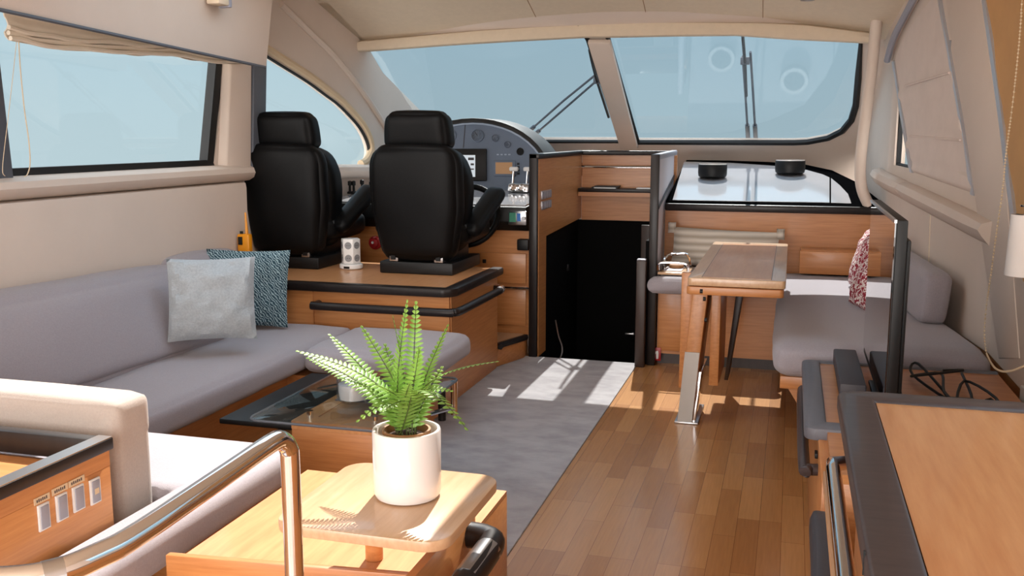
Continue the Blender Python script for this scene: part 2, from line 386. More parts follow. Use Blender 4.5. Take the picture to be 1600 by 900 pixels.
#BODY
# ------------------------------------------------------------------ SETTING: floors
b = B(); b.box(-.86, .9, -1.6, 5.77, -.06, 0); struct('floor', b, 'plank_floor')
b = B(); b.box(-3.1, -.8625, -1.6, 5.77, -.06, -.004); struct('floor_port', b, 'plank_floor')
b = B(); b.box(-3.1, -1.57, 5.77, 8.06, -.06, -.004); struct('floor_helm', b, 'plank_floor')
b = B(); b.box(-.795, .9, 5.77, 8.06, -.06, 0); struct('floor_dinette', b, 'plank_floor')
b = B(); b.box(-1.69, -.862, 1.0, 5.765, -.003, .006, r=.002, seg=1)
tag(obj('carpet', b, 'carpet_grey'), 'mottled grey carpet runner along the walkway to the dark companionway', 'carpet')

b = B(); b.box(-3.12, .9, 8.06, 8.12, -.06, 1.06); struct('wall_bow', b, 'wall_leather')

# ------------------------------------------------------------------ SETTING: port side wall with its windows
PA = lambda x, y: (lambda p: (p.y, p.z))(at(x, y, X=-3.06))
wr0, wr1 = PA(333, 263), PA(354, 96)
w1 = [(3.19, 1.232), wr0, wr1, (wr1[0] + .02, 2.0), (3.12, 2.0)]
w2 = [(.9, 1.232), (3.02, 1.232), (2.95, 2.0), (.83, 2.0)]
b = B(); b.plate([(-1.6, 0), (4.93, 0), (4.93, 2.32), (-1.6, 2.32)], [w1, w2], lambda u, v: V(-3.06, u, v), (-.07, 0, 0)); struct('wall_port', b, 'wall_leather')
def pane(name, pts3, m, nrm, parent=None):
    b = B(); b.poly(pts3); return obj(name, b, m, parent, None if parent else 'structure')
for i, wp in enumerate((w1, w2)):
    b = B(); P3 = [V(-3.085, *q) for q in wp]
    b.tube(P3 + [], .016, 6, closed=True); fr = struct('window_%d' % (i + 1), b, 'rubber_black')
    b = B(); b.hexa([(-3.11, wp[0][0], 1.2), (-3.05, wp[0][0], 1.2), (-3.05, wp[1][0] + .02, 1.2), (-3.11, wp[1][0] + .02, 1.2), (-3.11, wp[0][0], 1.262), (-3.062, wp[0][0], 1.262), (-3.062, wp[1][0], 1.262), (-3.11, wp[1][0], 1.262)]); obj('window_frame', b, 'rubber_black', fr)
    b = B(); b.hexa([(-3.11, wp[1][0] - .055, 1.25), (-3.058, wp[1][0] - .055, 1.25), (-3.058, wp[1][0] + .005, 1.25), (-3.11, wp[1][0] + .005, 1.25), (-3.11, wp[2][0] - .055, 2.0), (-3.058, wp[2][0] - .055, 2.0), (-3.058, wp[2][0] + .005, 2.0), (-3.11, wp[2][0] + .005, 2.0)]); obj('window_frame', b, 'rubber_black', fr)
    b = B(); b.plate([(wp[0][0], 1.24), (wp[1][0], 1.24), (wp[2][0], 2.0), (wp[-1][0], 2.0)], [], lambda u, v: V(-3.1, u, v), (-.004, 0, 0)); obj('window_pane', b, 'side_glass', fr)
# grey post at the aft end of the port window
b = B(); b.hexa([(-3.1, 3.02, 1.2), (-3.02, 3.02, 1.2), (-3.02, 3.19, 1.2), (-3.1, 3.19, 1.2), (-3.1, 3.0, 2.1), (-3.02, 3.0, 2.1), (-3.02, 3.15, 2.1), (-3.1, 3.15, 2.1)], .006); struct('trim_1', b, 'post_grey')
# padded ledge below the window, roll with a seam under it
sec = [(-3.06, 1.135), (-3.02, 1.14), (-2.985, 1.158), (-2.972, 1.185), (-2.982, 1.212), (-3.01, 1.226), (-3.06, 1.232)]
b = B(); b.surf([[V(x + (XL(y) + 3.06), y, z - max(0, y - 4.9) * .03) for x, z in sec] for y in (-1.5, 1, 3, 4.5, 4.93, 5.6, 6.6)], None); struct('trim_2', b, 'wall_leather')
b = B(); b.surf([[V(x + (XL(y) + 3.06), y, z) for x, z in [(-3.06, .3), (-2.99, .34), (-2.985, 1.1), (-2.99, 1.128), (-3.06, 1.134)]] for y in (-1.5, 1, 3, 4.5, 4.86)], None); struct('trim_3', b, 'wall_leather')
# forward part of the port side, with the curved quarter window
Y0 = 4.93; XS = lambda u: XL(u)
q = lambda x, y: (lambda p: (p.y, p.z))(hit(x, y, fL))
arcpx = [(405, 78), (440, 100), (483, 127), (510, 147), (530, 162), (550, 182), (565, 200), (575, 219), (579, 236), (576, 250), (567, 261), (548, 266)]
qa = [q(*p) for p in arcpx]; qz = qa[-1][1]
q0 = (5.06, qz); qt = (5.06, qa[0][1] + .05)
inner = [(v.x, v.y) for v in catmull([V(a, z, 0) for a, z in qa], 4)]
qhole = [q0] + inner[::-1] + [qt]
top = [q(x, y) for x, y in [(462, 0), (530, 63)]]
outer = [(Y0, 0), (7.62, 0), (7.62, 1.5), (6.75, 1.85), (6.38, 2.12), (5.6, 2.32), (Y0, 2.32)]
b = B(); b.plate(outer, [qhole], lambda u, v: V(XS(u), u, v), (-.05, 0, 0)); struct('wall_port_forward', b, 'wall_leather')
b = B(); b.tube([V(XS(u) - .012, u, v) for u, v in qhole], .013, 6, closed=True); fr = struct('window_3', b, 'rubber_black')
b = B(); b.plate(qhole, [], lambda u, v: V(XS(u) - .03, u, v), (-.004, 0, 0)); obj('window_pane', b, 'side_glass', fr)
b = B(); b.tube([V(XS(u) - .004, u + .02, v + .03) for u, v in inner[:-3]], .028, 8); struct('trim_4', b, 'trim_cream')       # pale padded reveal round the quarter window
rid = [q(x, y) for x, y in [(438, 6), (483, 50), (517, 83), (550, 123), (577, 160), (600, 197), (622, 236)]]
b = B(); b.tube([V(XS(p.x) + .004, p.x, p.y) for p in catmull([V(a, z, 0) for a, z in rid], 4)], .022, 8); struct('trim_5', b, 'wall_leather')
# beige jamb and dark grey post between the two port windows
b = B(); jx = at(345, 262, X=-3.03); b.hexa([(-3.07, 4.69, 1.2), (-3.02, 4.72, 1.2), (-2.99, 4.93, 1.2), (-3.06, 4.95, 1.2), (-3.07, 4.82, 1.95), (-3.02, 4.84, 1.95), (-2.99, 5.0, 1.95), (-3.06, 5.02, 1.95)], .012); struct('trim_6', b, 'wall_leather')
b = B(); b.hexa([(-3.06, 4.935, 1.17), (-2.985, 4.935, 1.17), (-2.985, 5.07, 1.17), (-3.06, 5.07, 1.17), (-3.06, 5.02, 2.0), (-2.985, 5.02, 2.0), (-2.985, 5.16, 2.0), (-3.06, 5.16, 2.0)], .004); struct('trim_7', b, 'post_grey')
# overhead box along the port side (its lower edge falls towards the bow)
b = B(); b.prism([(-2.65, 4.56, 1.745), (-2.65, 4.70, 2.3), (-2.65, -1.5, 2.3), (-2.65, -1.5, 2.02), (-2.65, 2.80, 1.826)], (-.05, 0, 0), .008); struct('trim_8', b, 'wall_leather')
b = B(); b.tube([V(-2.648, 4.54, 1.744), V(-2.648, 2.8, 1.824), V(-2.648, 1.2, 1.9)], .008, 6); struct('trim_9', b, 'post_grey')

# ------------------------------------------------------------------ SETTING: windscreen wall (raked), mullion, beam, ceiling
W3 = lambda u, v: V(u, v, WZ0 + (WY0 - v) * WS)
qw = lambda x, y: (lambda p: (p.x, p.y))(hit(x, y, fW))
nW = V(0, WS, 1).normalized()
hl = [qw(x, y) for x, y in [(552, 68), (905, 42), (919, 62), (969, 221), (800, 221), (672, 221), (655, 213)]]
hr = [qw(x, y) for x, y in [(945, 42), (1346, 48), (1341, 120), (1337, 165), (1330, 188), (1316, 205), (1294, 216), (1262, 222), (1240, 223), (996, 222)]]
b = B(); b.plate([(-3.12, 6.25), (.75, 6.25), (.75, 8.1), (-3.12, 8.1)], [hl, hr], W3, nW * .04); struct('wall_windscreen', b, 'wall_leather')
for i, hh in enumerate((hl, hr)):
    b = B(); b.tube([W3(*p) for p in hh], (.017, .024)[i], 6, closed=True); fr = struct('window_%d' % (4 + i), b, 'rubber_black')
    b = B(); b.plate(hh, [], lambda u, v: W3(u, v) + nW * .03, nW * .004); obj('window_pane', b, 'windscreen_glass', fr)
ml = [W3(*qw(x, y)) for x, y in [(919, 58), (955, 58), (998, 226), (970, 226)]]
b = B(); b.prism([p - nW * .012 for p in ml], -nW * .04, .012); struct('trim_10', b, 'wall_leather')
TOPB = [(500, 72), (530, 67), (650, 56), (750, 47), (843, 41), (950, 36), (1050, 34), (1192, 35), (1260, 38), (1355, 50), (1375, 54)]
BOTB = [(500, 88), (540, 83), (700, 71), (800, 65), (915, 59), (950, 59), (1050, 57), (1150, 56), (1233, 62), (1355, 68), (1380, 70)]
tb = [at(x, y, Y=6.42) for x, y in TOPB]; bb = [at(x, y, Y=6.38) for x, y in BOTB]
def interp(L, x):
    if x <= L[0].x: return L[0].z
    for a, c in zip(L, L[1:]):
        if x <= c.x: return a.z + (c.z - a.z) * (x - a.x) / (c.x - a.x)
    return L[-1].z
XB0, XB1 = at(532, 70, Y=6.4).x, at(1357, 60, Y=6.4).x
xs = [XB0 + (XB1 - XB0) * i / 40 for i in range(41)]
def bsec(x, e=0):
    zb, zt = interp(bb, x), interp(tb, x)
    return [V(x, 6.53, zt + .02), V(x, 6.42, zt + .004), V(x, 6.365, zt - .012), V(x, 6.355, (zt + zb) / 2), V(x, 6.365, zb + .008), V(x, 6.385, zb), V(x, 6.5, zb + .01)]
b = B(); b.surf([bsec(x) for x in xs])
b.poly(bsec(XB0)); b.poly(bsec(XB1)[::-1]); struct('trim_11', b, 'headliner')
def zc(x, y):
    z = interp(tb, x) + .33 * (6.42 - y); t = max(0, min(1, (5.8 - y) / .6)); t = t * t * (3 - 2 * t); return z * (1 - t) + 2.27 * t
cys = [6.5, 6.3, 6.1, 5.95, 5.85, 5.75, 5.65, 5.55, 5.45, 5.35, 5.2]
cxs = [-3.06, -2.94] + xs[1:-1:2] + [.46, .84]
b = B(); b.surf([[V(x, y, zc(x, y)) for x in cxs] for y in cys], (0, 0, .04)); struct('ceiling_forward', b, 'headliner')
HX0, HX1, HY0, HY1 = -2.42, -.84, 2.95, 4.36
b = B(); b.plate([(-3.12, -1.6), (.88, -1.6), (.88, 5.2), (-3.12, 5.2)], [[(HX0, HY0), (HX1, HY0), (HX1, HY1), (HX0, HY1)]], lambda u, v: V(u, v, 2.27), (0, 0, .04)); struct('ceiling', b, 'headliner')
b = B(); b.tube([V(HX0, HY0, 2.28), V(HX1, HY0, 2.28), V(HX1, HY1, 2.28), V(HX0, HY1, 2.28)], .02, 6, closed=True); struct('trim_12', b, 'trim_cream')
for k, (xa, xb) in enumerate(((825, 843), (1005, 1013), (1192, 1192))):
    fcz = lambda p: p.z - zc(p.x, p.y) if p.y < 6.5 else 1
    p0 = hit(xb, 38, lambda p: p.z - zc(p.x, min(p.y, 6.5))); p1 = hit(xa, 2, lambda p: p.z - zc(p.x, min(p.y, 6.5)))
    pts = [V(p0.x + (p1.x - p0.x) * t, 0, 0) for t in (0, .5, 1, 1.6)]; ys = [p0.y + (p1.y - p0.y) * t for t in (0, .5, 1, 1.6)]
    b = B(); b.tube([V(p.x, yy, zc(p.x, yy) - .0005) for p, yy in zip(pts, ys)], .0022, 5); struct('trim_%d' % (13 + k), b, 'inner_pot')

# ------------------------------------------------------------------ SETTING: starboard wall
r_ = lambda x, y: (lambda p: (p.y, p.z))(hit(x, y, fR))
# one window opening with a roman blind, a sliver of glass ahead of it, and an aft window behind its own blind
bl = [r_(1393, 95), r_(1424, 268), r_(1517, 300), r_(1462, -8)]
sl = [r_(1414, 120), r_(1386, 180), r_(1386, 262), r_(1422, 268), r_(1402, 150)]
ys_ = [-1.6, 2.0, 3.0, 4.0, 4.3]
b = B(); b.plate([(-1.6, .50), (4.3, .50), (4.3, 2.32), (-1.6, 2.32)], [[(1.2, 1.15), (3.35, 1.15), (3.35, 1.95), (1.2, 1.95)]], lambda u, v: V(XR(u), u, v), (.06, 0, 0)); struct('wall_starboard', b, 'wall_leather')
b = B(); b.plate([(4.3, .50), (6.3, .50), (6.3, 2.32), (4.3, 2.32)], [[(5.15, 1.2), (6.15, 1.22), (6.15, 1.6), (5.85, 1.85), (5.15, 1.85)]], lambda u, v: V(XR(u), u, v), (.06, 0, 0)); struct('wall_starboard_dinette', b, 'wall_leather')
b = B(); b.plate([(6.3, .50), (7.7, .50), (7.7, 2.32), (6.3, 2.32)], [], lambda u, v: V(XR(u), u, v), (.06, 0, 0)); struct('wall_starboard_forward', b, 'wall_leather')
b = B(); b.surf([[V(XR(y) + .02, y, 0), V(XR(y) + .02, y, .55)] for y in (3.66, 4.3, 5.3, 6.3, 7.7)], (.05, 0, 0)); struct('baseboard_starboard', b, 'wood_y')
b = B(); b.tube([V(XR(y) + .025, y, z) for y, z in [(5.15, 1.2), (6.15, 1.22), (6.15, 1.6), (5.85, 1.85), (5.15, 1.85)]], .016, 6, closed=True); fr = struct('window_6', b, 'rubber_black')
b = B(); b.plate([(5.15, 1.2), (6.15, 1.22), (6.15, 1.6), (5.85, 1.85), (5.15, 1.85)], [], lambda u, v: V(XR(u) + .045, u, v), (.004, 0, 0)); obj('window_pane', b, 'side_glass', fr)
b = B(); b.tube([V(XR(y) + .03, y, z) for y, z in [(1.2, 1.15), (3.35, 1.15), (3.35, 1.95), (1.2, 1.95)]], .016, 6, closed=True); fr = struct('window_7', b, 'rubber_black')
b = B(); b.plate([(1.2, 1.15), (3.35, 1.15), (3.35, 1.95), (1.2, 1.95)], [], lambda u, v: V(XR(u) + .05, u, v), (.004, 0, 0)); obj('window_pane', b, 'side_glass', fr)
# padded sill ledge, two lengths with a seam
def sill(y0, y1, n=8):
    rows = []
    for i in range(n + 1):
        y = y0 + (y1 - y0) * i / n; zt = 1.175 - (6.2 - y) / 1.85 * .119; x = XR(y); e = .008 if i in (0, n) else 0
        rows.append([V(x + .01, y, zt - .01), V(x - .03 + e, y, zt - e), V(x - .065 + e, y, zt - .012 - e), V(x - .078 + e, y, zt - .045), V(x - .06 + e, y, zt - .08 + e), V(x - .02, y, zt - .11), V(x + .01, y, zt - .12)])
    return rows
b = B(); b.surf(sill(5.79, 6.55)); rr = sill(5.79, 6.55); b.poly(rr[0]); b.poly(rr[-1][::-1])
struct('trim_16', b, 'wall_leather')
b = B(); b.surf(sill(4.33, 5.78)); rr = sill(4.33, 5.78); b.poly(rr[0]); b.poly(rr[-1][::-1]); struct('trim_17', b, 'wall_leather')
# seam down the wall under the sill
b = B(); b.tube([V(XR(5.3) - .001, 5.3, 1.0), V(XR(5.25) - .001, 5.25, .55)], .003, 5); struct('trim_18', b, 'headliner')
# rounded pillar trim beside the windscreen and the A-pillar swelling
pl = [at(x, y, Y=6.27) for x, y in [(1372, 8), (1362, 110), (1354, 170), (1347, 225), (1344, 266), (1347, 296), (1358, 322)]]
b = B(); b.tube(catmull(pl, 4), .034, 10); struct('trim_19', b, 'wall_leather')
# silver strips edging the blind
def strip(px, w, off, name):
    P = [hit(x, y, lambda p: p.x - XR(p.y) + off) for x, y in px]; Q = [p + V(0, w, 0) for p in P]
    b = B(); b.surf([P, Q], (.02, 0, 0)); struct(name, b, 'alu_strip')
strip([(1466, -12), (1484, 90), (1500, 180), (1512, 250), (1521, 306)], .085, .012, 'trim_20')
strip([(1396, 95), (1406, 160), (1417, 225), (1424, 270)], .12, .012, 'trim_21')
strip([(1537, -12), (1552, 90), (1566, 190), (1578, 290), (1588, 360), (1592, 402)], .075, .02, 'trim_22')
# scoop-shaped header over the blind's forward corner
hd = [hit(x, y, lambda p: p.x - XR(p.y) + .035) for x, y in [(1386, 95), (1396, 60), (1412, 28), (1432, -10)]]
b = B(); b.tube(catmull(hd, 5), [.02] * 16, 8); struct('trim_23', b, 'grey_cap')
hd2 = [hit(x, y, lambda p: p.x - XR(p.y) + .03) for x, y in [(1386, 95), (1396, 60), (1412, 28), (1432, -10), (1386, -10), (1376, 40)]]
b = B(); b.prism(hd2, (.03, 0, 0), .004); struct('trim_24', b, 'wall_leather')
# pillar between the two starboard windows
pp = [hit(x, y, lambda p: p.x - XR(p.y) + .004) for x, y in [(1476, -12), (1530, -12), (1566, 240), (1580, 400), (1592, 560), (1560, 560), (1524, 310)]]
b = B(); b.prism(pp, (.03, 0, 0), .003); struct('trim_25', b, 'wall_leather')
# ------------------------------------------------------------------ companionway
LW = [(5.78, .002), (5.97, .002), (5.97, .755), (7.04, .785), (7.04, 1.25), (5.78, 1.25)]
b = B(); b.plate(LW, [], lambda u, v: V(-1.5, u, v), (-.03, 0, 0))
t = thing('companionway_partition', 'light wood partition with dark caps framing the port side and head of the companionway', 'partition', (-1.5, 6.2, 0))
obj('side_panel', b, 'wood_y', t)
b = B(); b.box(-1.498, -.8, 7.045, 7.075, .77, 1.25); obj('head_panel', b, 'wood_x', t)
b = B(); b.box(-1.556, -1.503, 5.745, 5.778, .002, 1.283, r=.006); obj('front_post', b, 'wenge', t)
b = B(); b.prism([(-1.556, 5.745, 1.25), (-1.49, 5.745, 1.25), (-1.485, 7.0, 1.25), (-.83, 7.0, 1.25), (-.83, 7.1, 1.25), (-1.545, 7.1, 1.25)], (0, 0, .033), .006); obj('cap_rail', b, 'wenge', t)
b = B(); b.tube([V(-1.499, 6.93, 1.167), V(-.85, 6.93, 1.167)], .009, 8); obj('fiddle_rail', b, 'chrome', t)
b = B(); b.box(-1.497, -.85, 6.90, 7.044, .985, 1.012, r=.004); s_ = obj('shelf', b, 'wenge', t)
b = B(); b.box(-1.497, -.85, 6.91, 7.044, .955, .985); obj('shelf_underside', b, 'wood_x', s_)
b = B(); b.box(-1.40, -1.21, 6.92, 7.02, 1.0125, 1.022); b.box(-1.38, -1.2, 6.92, 7.01, 1.022, 1.03)
t2 = tag(obj('booklet', b, 'plastic_black'), 'black booklet lying on the dark shelf above the companionway', 'booklet')
b = B(); b.box(-1.38, -1.22, 6.905, 6.919, 1.0125, 1.019); tag(obj('paper_sheet', b, 'paper'), 'white folded papers at the front of the black booklet on the companionway shelf', 'paper')
b = B(); b.box(-1.07, -.92, 6.905, 6.99, 1.0125, 1.019); tag(obj('paper_sheet', b, 'paper'), 'white paper sheet at the right end of the companionway shelf', 'paper')
for k, z0 in enumerate((.93, .995)):
    p0, p1 = at(845, 330, X=-1.5).y, at(860, 330, X=-1.5).y
    b = B(); b.box(-1.4995, -1.495, p0 + .005, p1, z0, z0 + .055, r=.001); s_ = tag(obj('switch_panel', b, 'steel'), ['lower', 'upper'][k] + ' of the two grey rocker switch plates on the companionway partition', 'switch')
    dy = (p1 - p0 - .005) / 4
    for j in range(4):
        b = B(); b.box(-1.4955, -1.491, p0 + .008 + j * dy, p0 + .002 + (j + 1) * dy, z0 + .006, z0 + .049, r=.001); obj('rocker', b, 'grey_cap', s_)
# dark stairwell going below
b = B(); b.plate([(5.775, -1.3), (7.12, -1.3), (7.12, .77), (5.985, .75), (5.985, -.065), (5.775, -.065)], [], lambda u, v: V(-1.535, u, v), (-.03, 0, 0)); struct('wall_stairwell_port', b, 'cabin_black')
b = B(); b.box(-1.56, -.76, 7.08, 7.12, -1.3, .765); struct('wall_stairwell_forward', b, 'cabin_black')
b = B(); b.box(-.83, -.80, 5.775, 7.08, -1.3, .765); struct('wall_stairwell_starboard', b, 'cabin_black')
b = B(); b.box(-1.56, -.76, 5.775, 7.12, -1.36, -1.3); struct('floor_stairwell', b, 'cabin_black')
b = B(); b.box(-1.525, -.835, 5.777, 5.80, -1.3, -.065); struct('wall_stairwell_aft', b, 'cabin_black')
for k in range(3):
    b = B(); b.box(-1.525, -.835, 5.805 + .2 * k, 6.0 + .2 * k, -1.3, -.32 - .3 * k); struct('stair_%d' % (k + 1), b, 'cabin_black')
b = B(); b.box(-1.05, -.86, 7.05, 7.077, -1.28, .74, r=.004); d_ = struct('door_1', b, 'wood_dark', sharp=30)
hp = at(985, 522, Y=7.03); b = B(); b.box(hp.x - .04, hp.x + .03, 7.02, 7.035, hp.z - .008, hp.z + .008, r=.004); b.box(hp.x + .01, hp.x + .025, 7.03, 7.052, hp.z - .01, hp.z + .01); obj('door_handle', b, 'steel', d_)
hp = at(887, 418, X=-1.53); b = B(); b.box(-1.534, -1.52, hp.y - .02, hp.y + .02, hp.z - .025, hp.z + .025, r=.003); tag(obj('wall_socket', b, 'plastic_black'), 'small dark socket on the port side of the dim stairwell', 'socket')
b = B(); b.tube(catmull([at(x, y, Y=5.83) for x, y in [(868, 500), (873, 525), (878, 540), (878, 552), (874, 562)]], 5), .005, 6); tag(obj('cable', b, 'steel'), 'thin pale cable hanging at the left of the dark companionway opening', 'cable')
# starboard partition of the companionway
t = thing('companionway_divider', 'dark-edged divider with pale outer face between the companionway and dinette', 'partition', (-.8, 6.3, 0))
b = B(); b.prism([(-.798, 5.785, 0), (-.764, 5.785, 0), (-.83, 7.25, 0), (-.86, 7.25, 0)], (0, 0, 1.25)); obj('outer_panel', b, 'partition_white', t)
b = B(); b.box(-.808, -.757, 5.75, 5.785, .0, 1.283, r=.006); obj('front_post', b, 'wenge', t)
b = B(); b.prism([(-.803, 5.786, 1.25), (-.757, 5.786, 1.25), (-.825, 7.27, 1.25), (-.868, 7.27, 1.25)], (0, 0, .034), .006); obj('cap_rail', b, 'grey_cap', t)
b = B(); b.prism([(-.762, 5.80, .955), (-.758, 5.80, .955), (-.822, 7.24, 1.115), (-.828, 7.24, 1.115)], (0, 0, .02)); obj('skirting', b, 'wenge', t)
b = B(); b.box(-.87, -.812, 5.68, 5.74, .0, .655, r=.006); e_ = obj('end_post', b, 'wood_dark', t)
b = B(); b.box(-.868, -.814, 5.682, 5.738, .655, .662, r=.002); obj('post_cap', b, 'grey_cap', e_)

# ------------------------------------------------------------------ forward dinette counter
CZ = lambda y: .965 + (y - 6.25) * .157
fC = lambda p: p.z - CZ(p.y)
t = thing('dinette_counter', 'pale glossy sloping counter with black curved border under the right windscreen', 'counter', (-.1, 6.6, 0))
cw = [hit(x, y, fC) for x, y in [(1040, 314), (1066, 250), (1140, 251), (1200, 253), (1258, 257), (1300, 266), (1335, 283), (1362, 303), (1388, 324)]]
cw = [V(max(p.x, (-.764 - .066 * (p.y - 5.785) / 1.465) + .006 if p.y < 7.05 else -.805), p.y, p.z) for p in cw]
b = B(); b.prism([p + V(0, 0, -.05) for p in cw], (0, 0, .05)); obj('counter_base', b, 'matte_black', t)
cwh = [hit(x, y, fC) for x, y in [(1051, 313), (1069, 253), (1140, 255), (1200, 259), (1252, 264), (1285, 273), (1296, 278), (1296, 317)]]
b = B(); b.prism([p + V(0, 0, .0005) for p in cwh], (0, 0, .003)); obj('counter_panel', b, 'dash_white', t)
cwh = [hit(x, y, fC) for x, y in [(1298.5, 279), (1312, 290), (1325, 304), (1330, 318), (1298.5, 317)]]
b = B(); b.prism([p + V(0, 0, .0005) for p in cwh], (0, 0, .003)); obj('counter_panel', b, 'dash_white', t)
b = B(); b.box(-.778, .57, 6.225, 6.262, .915, .962, r=.01); obj('front_edge', b, 'wenge', t)
b = B(); b.box(-.778, .55, 6.262, 6.29, .003, .92); obj('back_panel', b, 'wood_x', t)
for k, (px, py) in enumerate(((1113, 283), (1234, 277))):
    c = hit(px, py - 4, fC); rr = 22.5 * (c - EYE).length / 1560
    t = thing('dash_speaker', ['squat black drum with bright top rim on the pale counter, left of two', 'squat black drum with bright top rim on the pale counter, right of two'][k], 'speaker', c, 'black drums on the counter')
    b = B(); b.lathe(c + V(0, 0, .006), [(rr * .8, 0), (rr * .97, .012), (rr, .03), (rr, .09), (rr * .97, .094), (0, .094)], 32); obj('drum', b, 'plastic_black', t)
    b = B(); b.lathe(c + V(0, 0, .1), [(rr * .72, 0), (rr * .97, 0), (rr * .97, .006), (rr * .72, .006), (rr * .72, 0)], 32); obj('rim', b, 'white_ceramic', t)
    b = B(); b.cyl(c + V(0, 0, .0005), rr * .5, .006); obj('foot', b, 'rubber_black', t)

# ------------------------------------------------------------------ dinette bench and starboard seat
t = thing('dinette_bench', 'wooden forward dinette bench with grey cushion below the pale counter', 'bench', (-.1, 6.0, 0))
b = B(); b.box(-.752, -.03, 5.80, 6.25, .07, .465); b_ = obj('base', b, 'wood_x', t)
b = B(); b.box(-.752, -.03, 5.84, 6.25, .0, .07); obj('toe_kick', b, 'wood_dark', t)
b = B(); b.cushion(-.748, -.06, 5.75, 6.25, .468, .562, r=.04, puff=.01); b.cushion(-.795, -.06, 5.62, 5.742, .468, .56, r=.042, puff=.004); obj('seat_cushion', b, 'fabric_grey', t)
b = B(); b.box(-.745, -.575, 5.788, 5.80, .09, .455, r=.002); obj('door', b, 'wood_x', t)
sp = at(1027, 553, Y=5.786); b = B(); b.box(sp.x - .02, sp.x + .022, 5.783, 5.7875, sp.z - .042, sp.z + .04, r=.001); s_ = tag(obj('fire_sticker', b, 'red_plastic'), 'small red fire extinguisher sticker on the bench front beside the table leg', 'sticker')
b = B(); b.cyl((sp.x + .001, 5.7815, sp.z - .028), .008, .038, 12); b.box(sp.x - .005, sp.x + .006, 5.780, 5.783, sp.z + .01, sp.z + .02); b.box(sp.x - .011, sp.x - .004, 5.780, 5.783, sp.z, sp.z + .016); obj('extinguisher_symbol', b, 'paper', s_)
t = thing('dinette_side_seat', 'grey cushioned side seat along the starboard wall behind the television', 'seat', (.35, 5.0, 0))
b = B(); b.cushion(-.04, .70, 4.02, 6.22, .40, .545, r=.055, puff=.012, N=18, fn=lambda p, u: (p.__setitem__(0, -.37 + (p.x + .37) * (XR(p.y + 5.12) - .035 + .04) / .74), p)[1]); obj('seat_cushion', b, 'fabric_grey', t)
b = B(); b.hexa([(-.01, 4.08, .345), (.76, 4.08, .345), (.54, 6.2, .345), (-.01, 6.2, .345), (-.01, 4.08, .398), (.76, 4.08, .398), (.54, 6.2, .398), (-.01, 6.2, .398)], .003); obj('seat_board', b, 'wood_x', t)
b = B(); b.box(.2, .59, 4.2, 5.78, .0, .345); obj('base', b, 'wood_y', t)
b = B(); b.prism([(.02, 4.12, .344), (.2, 4.12, .344), (.2, 4.12, .06)], (0, .03, 0)); obj('bracket', b, 'wood_x', t)
b = B(); M_ = Matrix.Translation((.585, 5.3, .672)) @ Matrix.Rotation(R(5), 4, 'Y') @ Matrix.Rotation(R(5.2), 4, 'Z')
b.cushion(-.065, .065, -.70, .70, -.12, .12, r=.04, puff=.008, M=M_); obj('back_cushion', b, 'fabric_grey', t)
# the long striped bolster, wooden ledge box, red cushions
b = B(); b.pillow((-.385, 6.14, .69), (1, .0, -.03), (0, .18, 1), .66, .24, .13, sag=.03, crease=.006)
t = obj('bolster', b, 'stripe_beige'); tag(t, 'long striped beige cushion leaning on the wooden panel behind the dining table', 'cushion')
for sx in (-1, 1):
    b = B(); c = V(-.385 + sx * .335, 6.16, .80 - sx * .012); b.pillow(c, (1, 0, 0), (0, .18, 1), .05, .07, .05, N=6); obj('tassel', b, 'stripe_beige', t)
b0 = at(1250, 392, Y=6.05); b1 = at(1376, 431, Y=6.05)
b = B(); b.box(b0.x, b1.x, 6.05, 6.2, .562, b0.z, r=.004); t = tag(obj('wooden_box', b, 'wood_x'), 'low plain wooden box on the starboard end of the dinette bench', 'box')
b = B(); b.box(b0.x + .004, b1.x - .004, 6.055, 6.195, b0.z + .0005, b0.z + .006, r=.002); obj('lid', b, 'wood_x', t)
b = B(); b.pillow((.43, 5.52, .722), (.25, -.97, 0), (.28, .1, 1), .36, .33, .14, seed=3); tag(obj('throw_cushion', b, 'red_damask'), 'red and white damask cushion farther back, upper of the pair by the television', 'cushion', 'red damask cushions')
b = B(); b.pillow((.405, 4.98, .685), (.25, -.97, 0), (.40, .1, 1), .33, .30, .13, seed=8); tag(obj('throw_cushion', b, 'red_damask'), 'red and white damask cushion nearer the camera, lower of the pair by the television', 'cushion', 'red damask cushions')

# ------------------------------------------------------------------ folding dining table
TZ = .79
ta, tb_, tc_, td = at(1077, 434, Z=TZ), at(1231, 440, Z=TZ), at(1229, 381, Z=TZ), at(1114, 377, Z=TZ)
x0, x1, y0, y1 = (ta.x + td.x) / 2, (tb_.x + tc_.x) / 2, (ta.y + tb_.y) / 2, (tc_.y + td.y) / 2
t = thing('dining_table', 'pale wooden folding dining table with chrome-footed leg between the dinette seats', 'table', ((x0 + x1) / 2, (y0 + y1) / 2, 0))
b = B(); b.prism([(px, py, TZ - .034) for px, py in rrect(x0, x1, y0, y1, .02, 4)], (0, 0, .034), .003); tp = obj('tabletop', b, 'wood_pale', t)
b = B(); fw = .06
b.box(x0 + fw, x1 - fw, y0 + .03, y1 - fw * 1.6, TZ + .0003, TZ + .0015); obj('veneer_inlay', b, 'wood_top', tp)
b = B()
for (a0, a1, c0, c1) in ((x0 + fw - .002, x0 + fw, y0 + .03, y1 - .096), (x1 - fw, x1 - fw + .002, y0 + .03, y1 - .096), (x0 + fw, x1 - fw, y1 - .098, y1 - .094)): b.box(a0, a1, c0, c1, TZ + .0003, TZ + .0018)
obj('inlay_line', b, 'wood_dark', tp)
b = B(); b.prism([(px, py, TZ - .074) for px, py in rrect(x0 - .004, x1 - .006, y0 + .005, y1, .02, 4)], (0, 0, .036), .004); obj('folded_leaf', b, 'wood_x', t)
lx0, lx1 = -.455, -.40
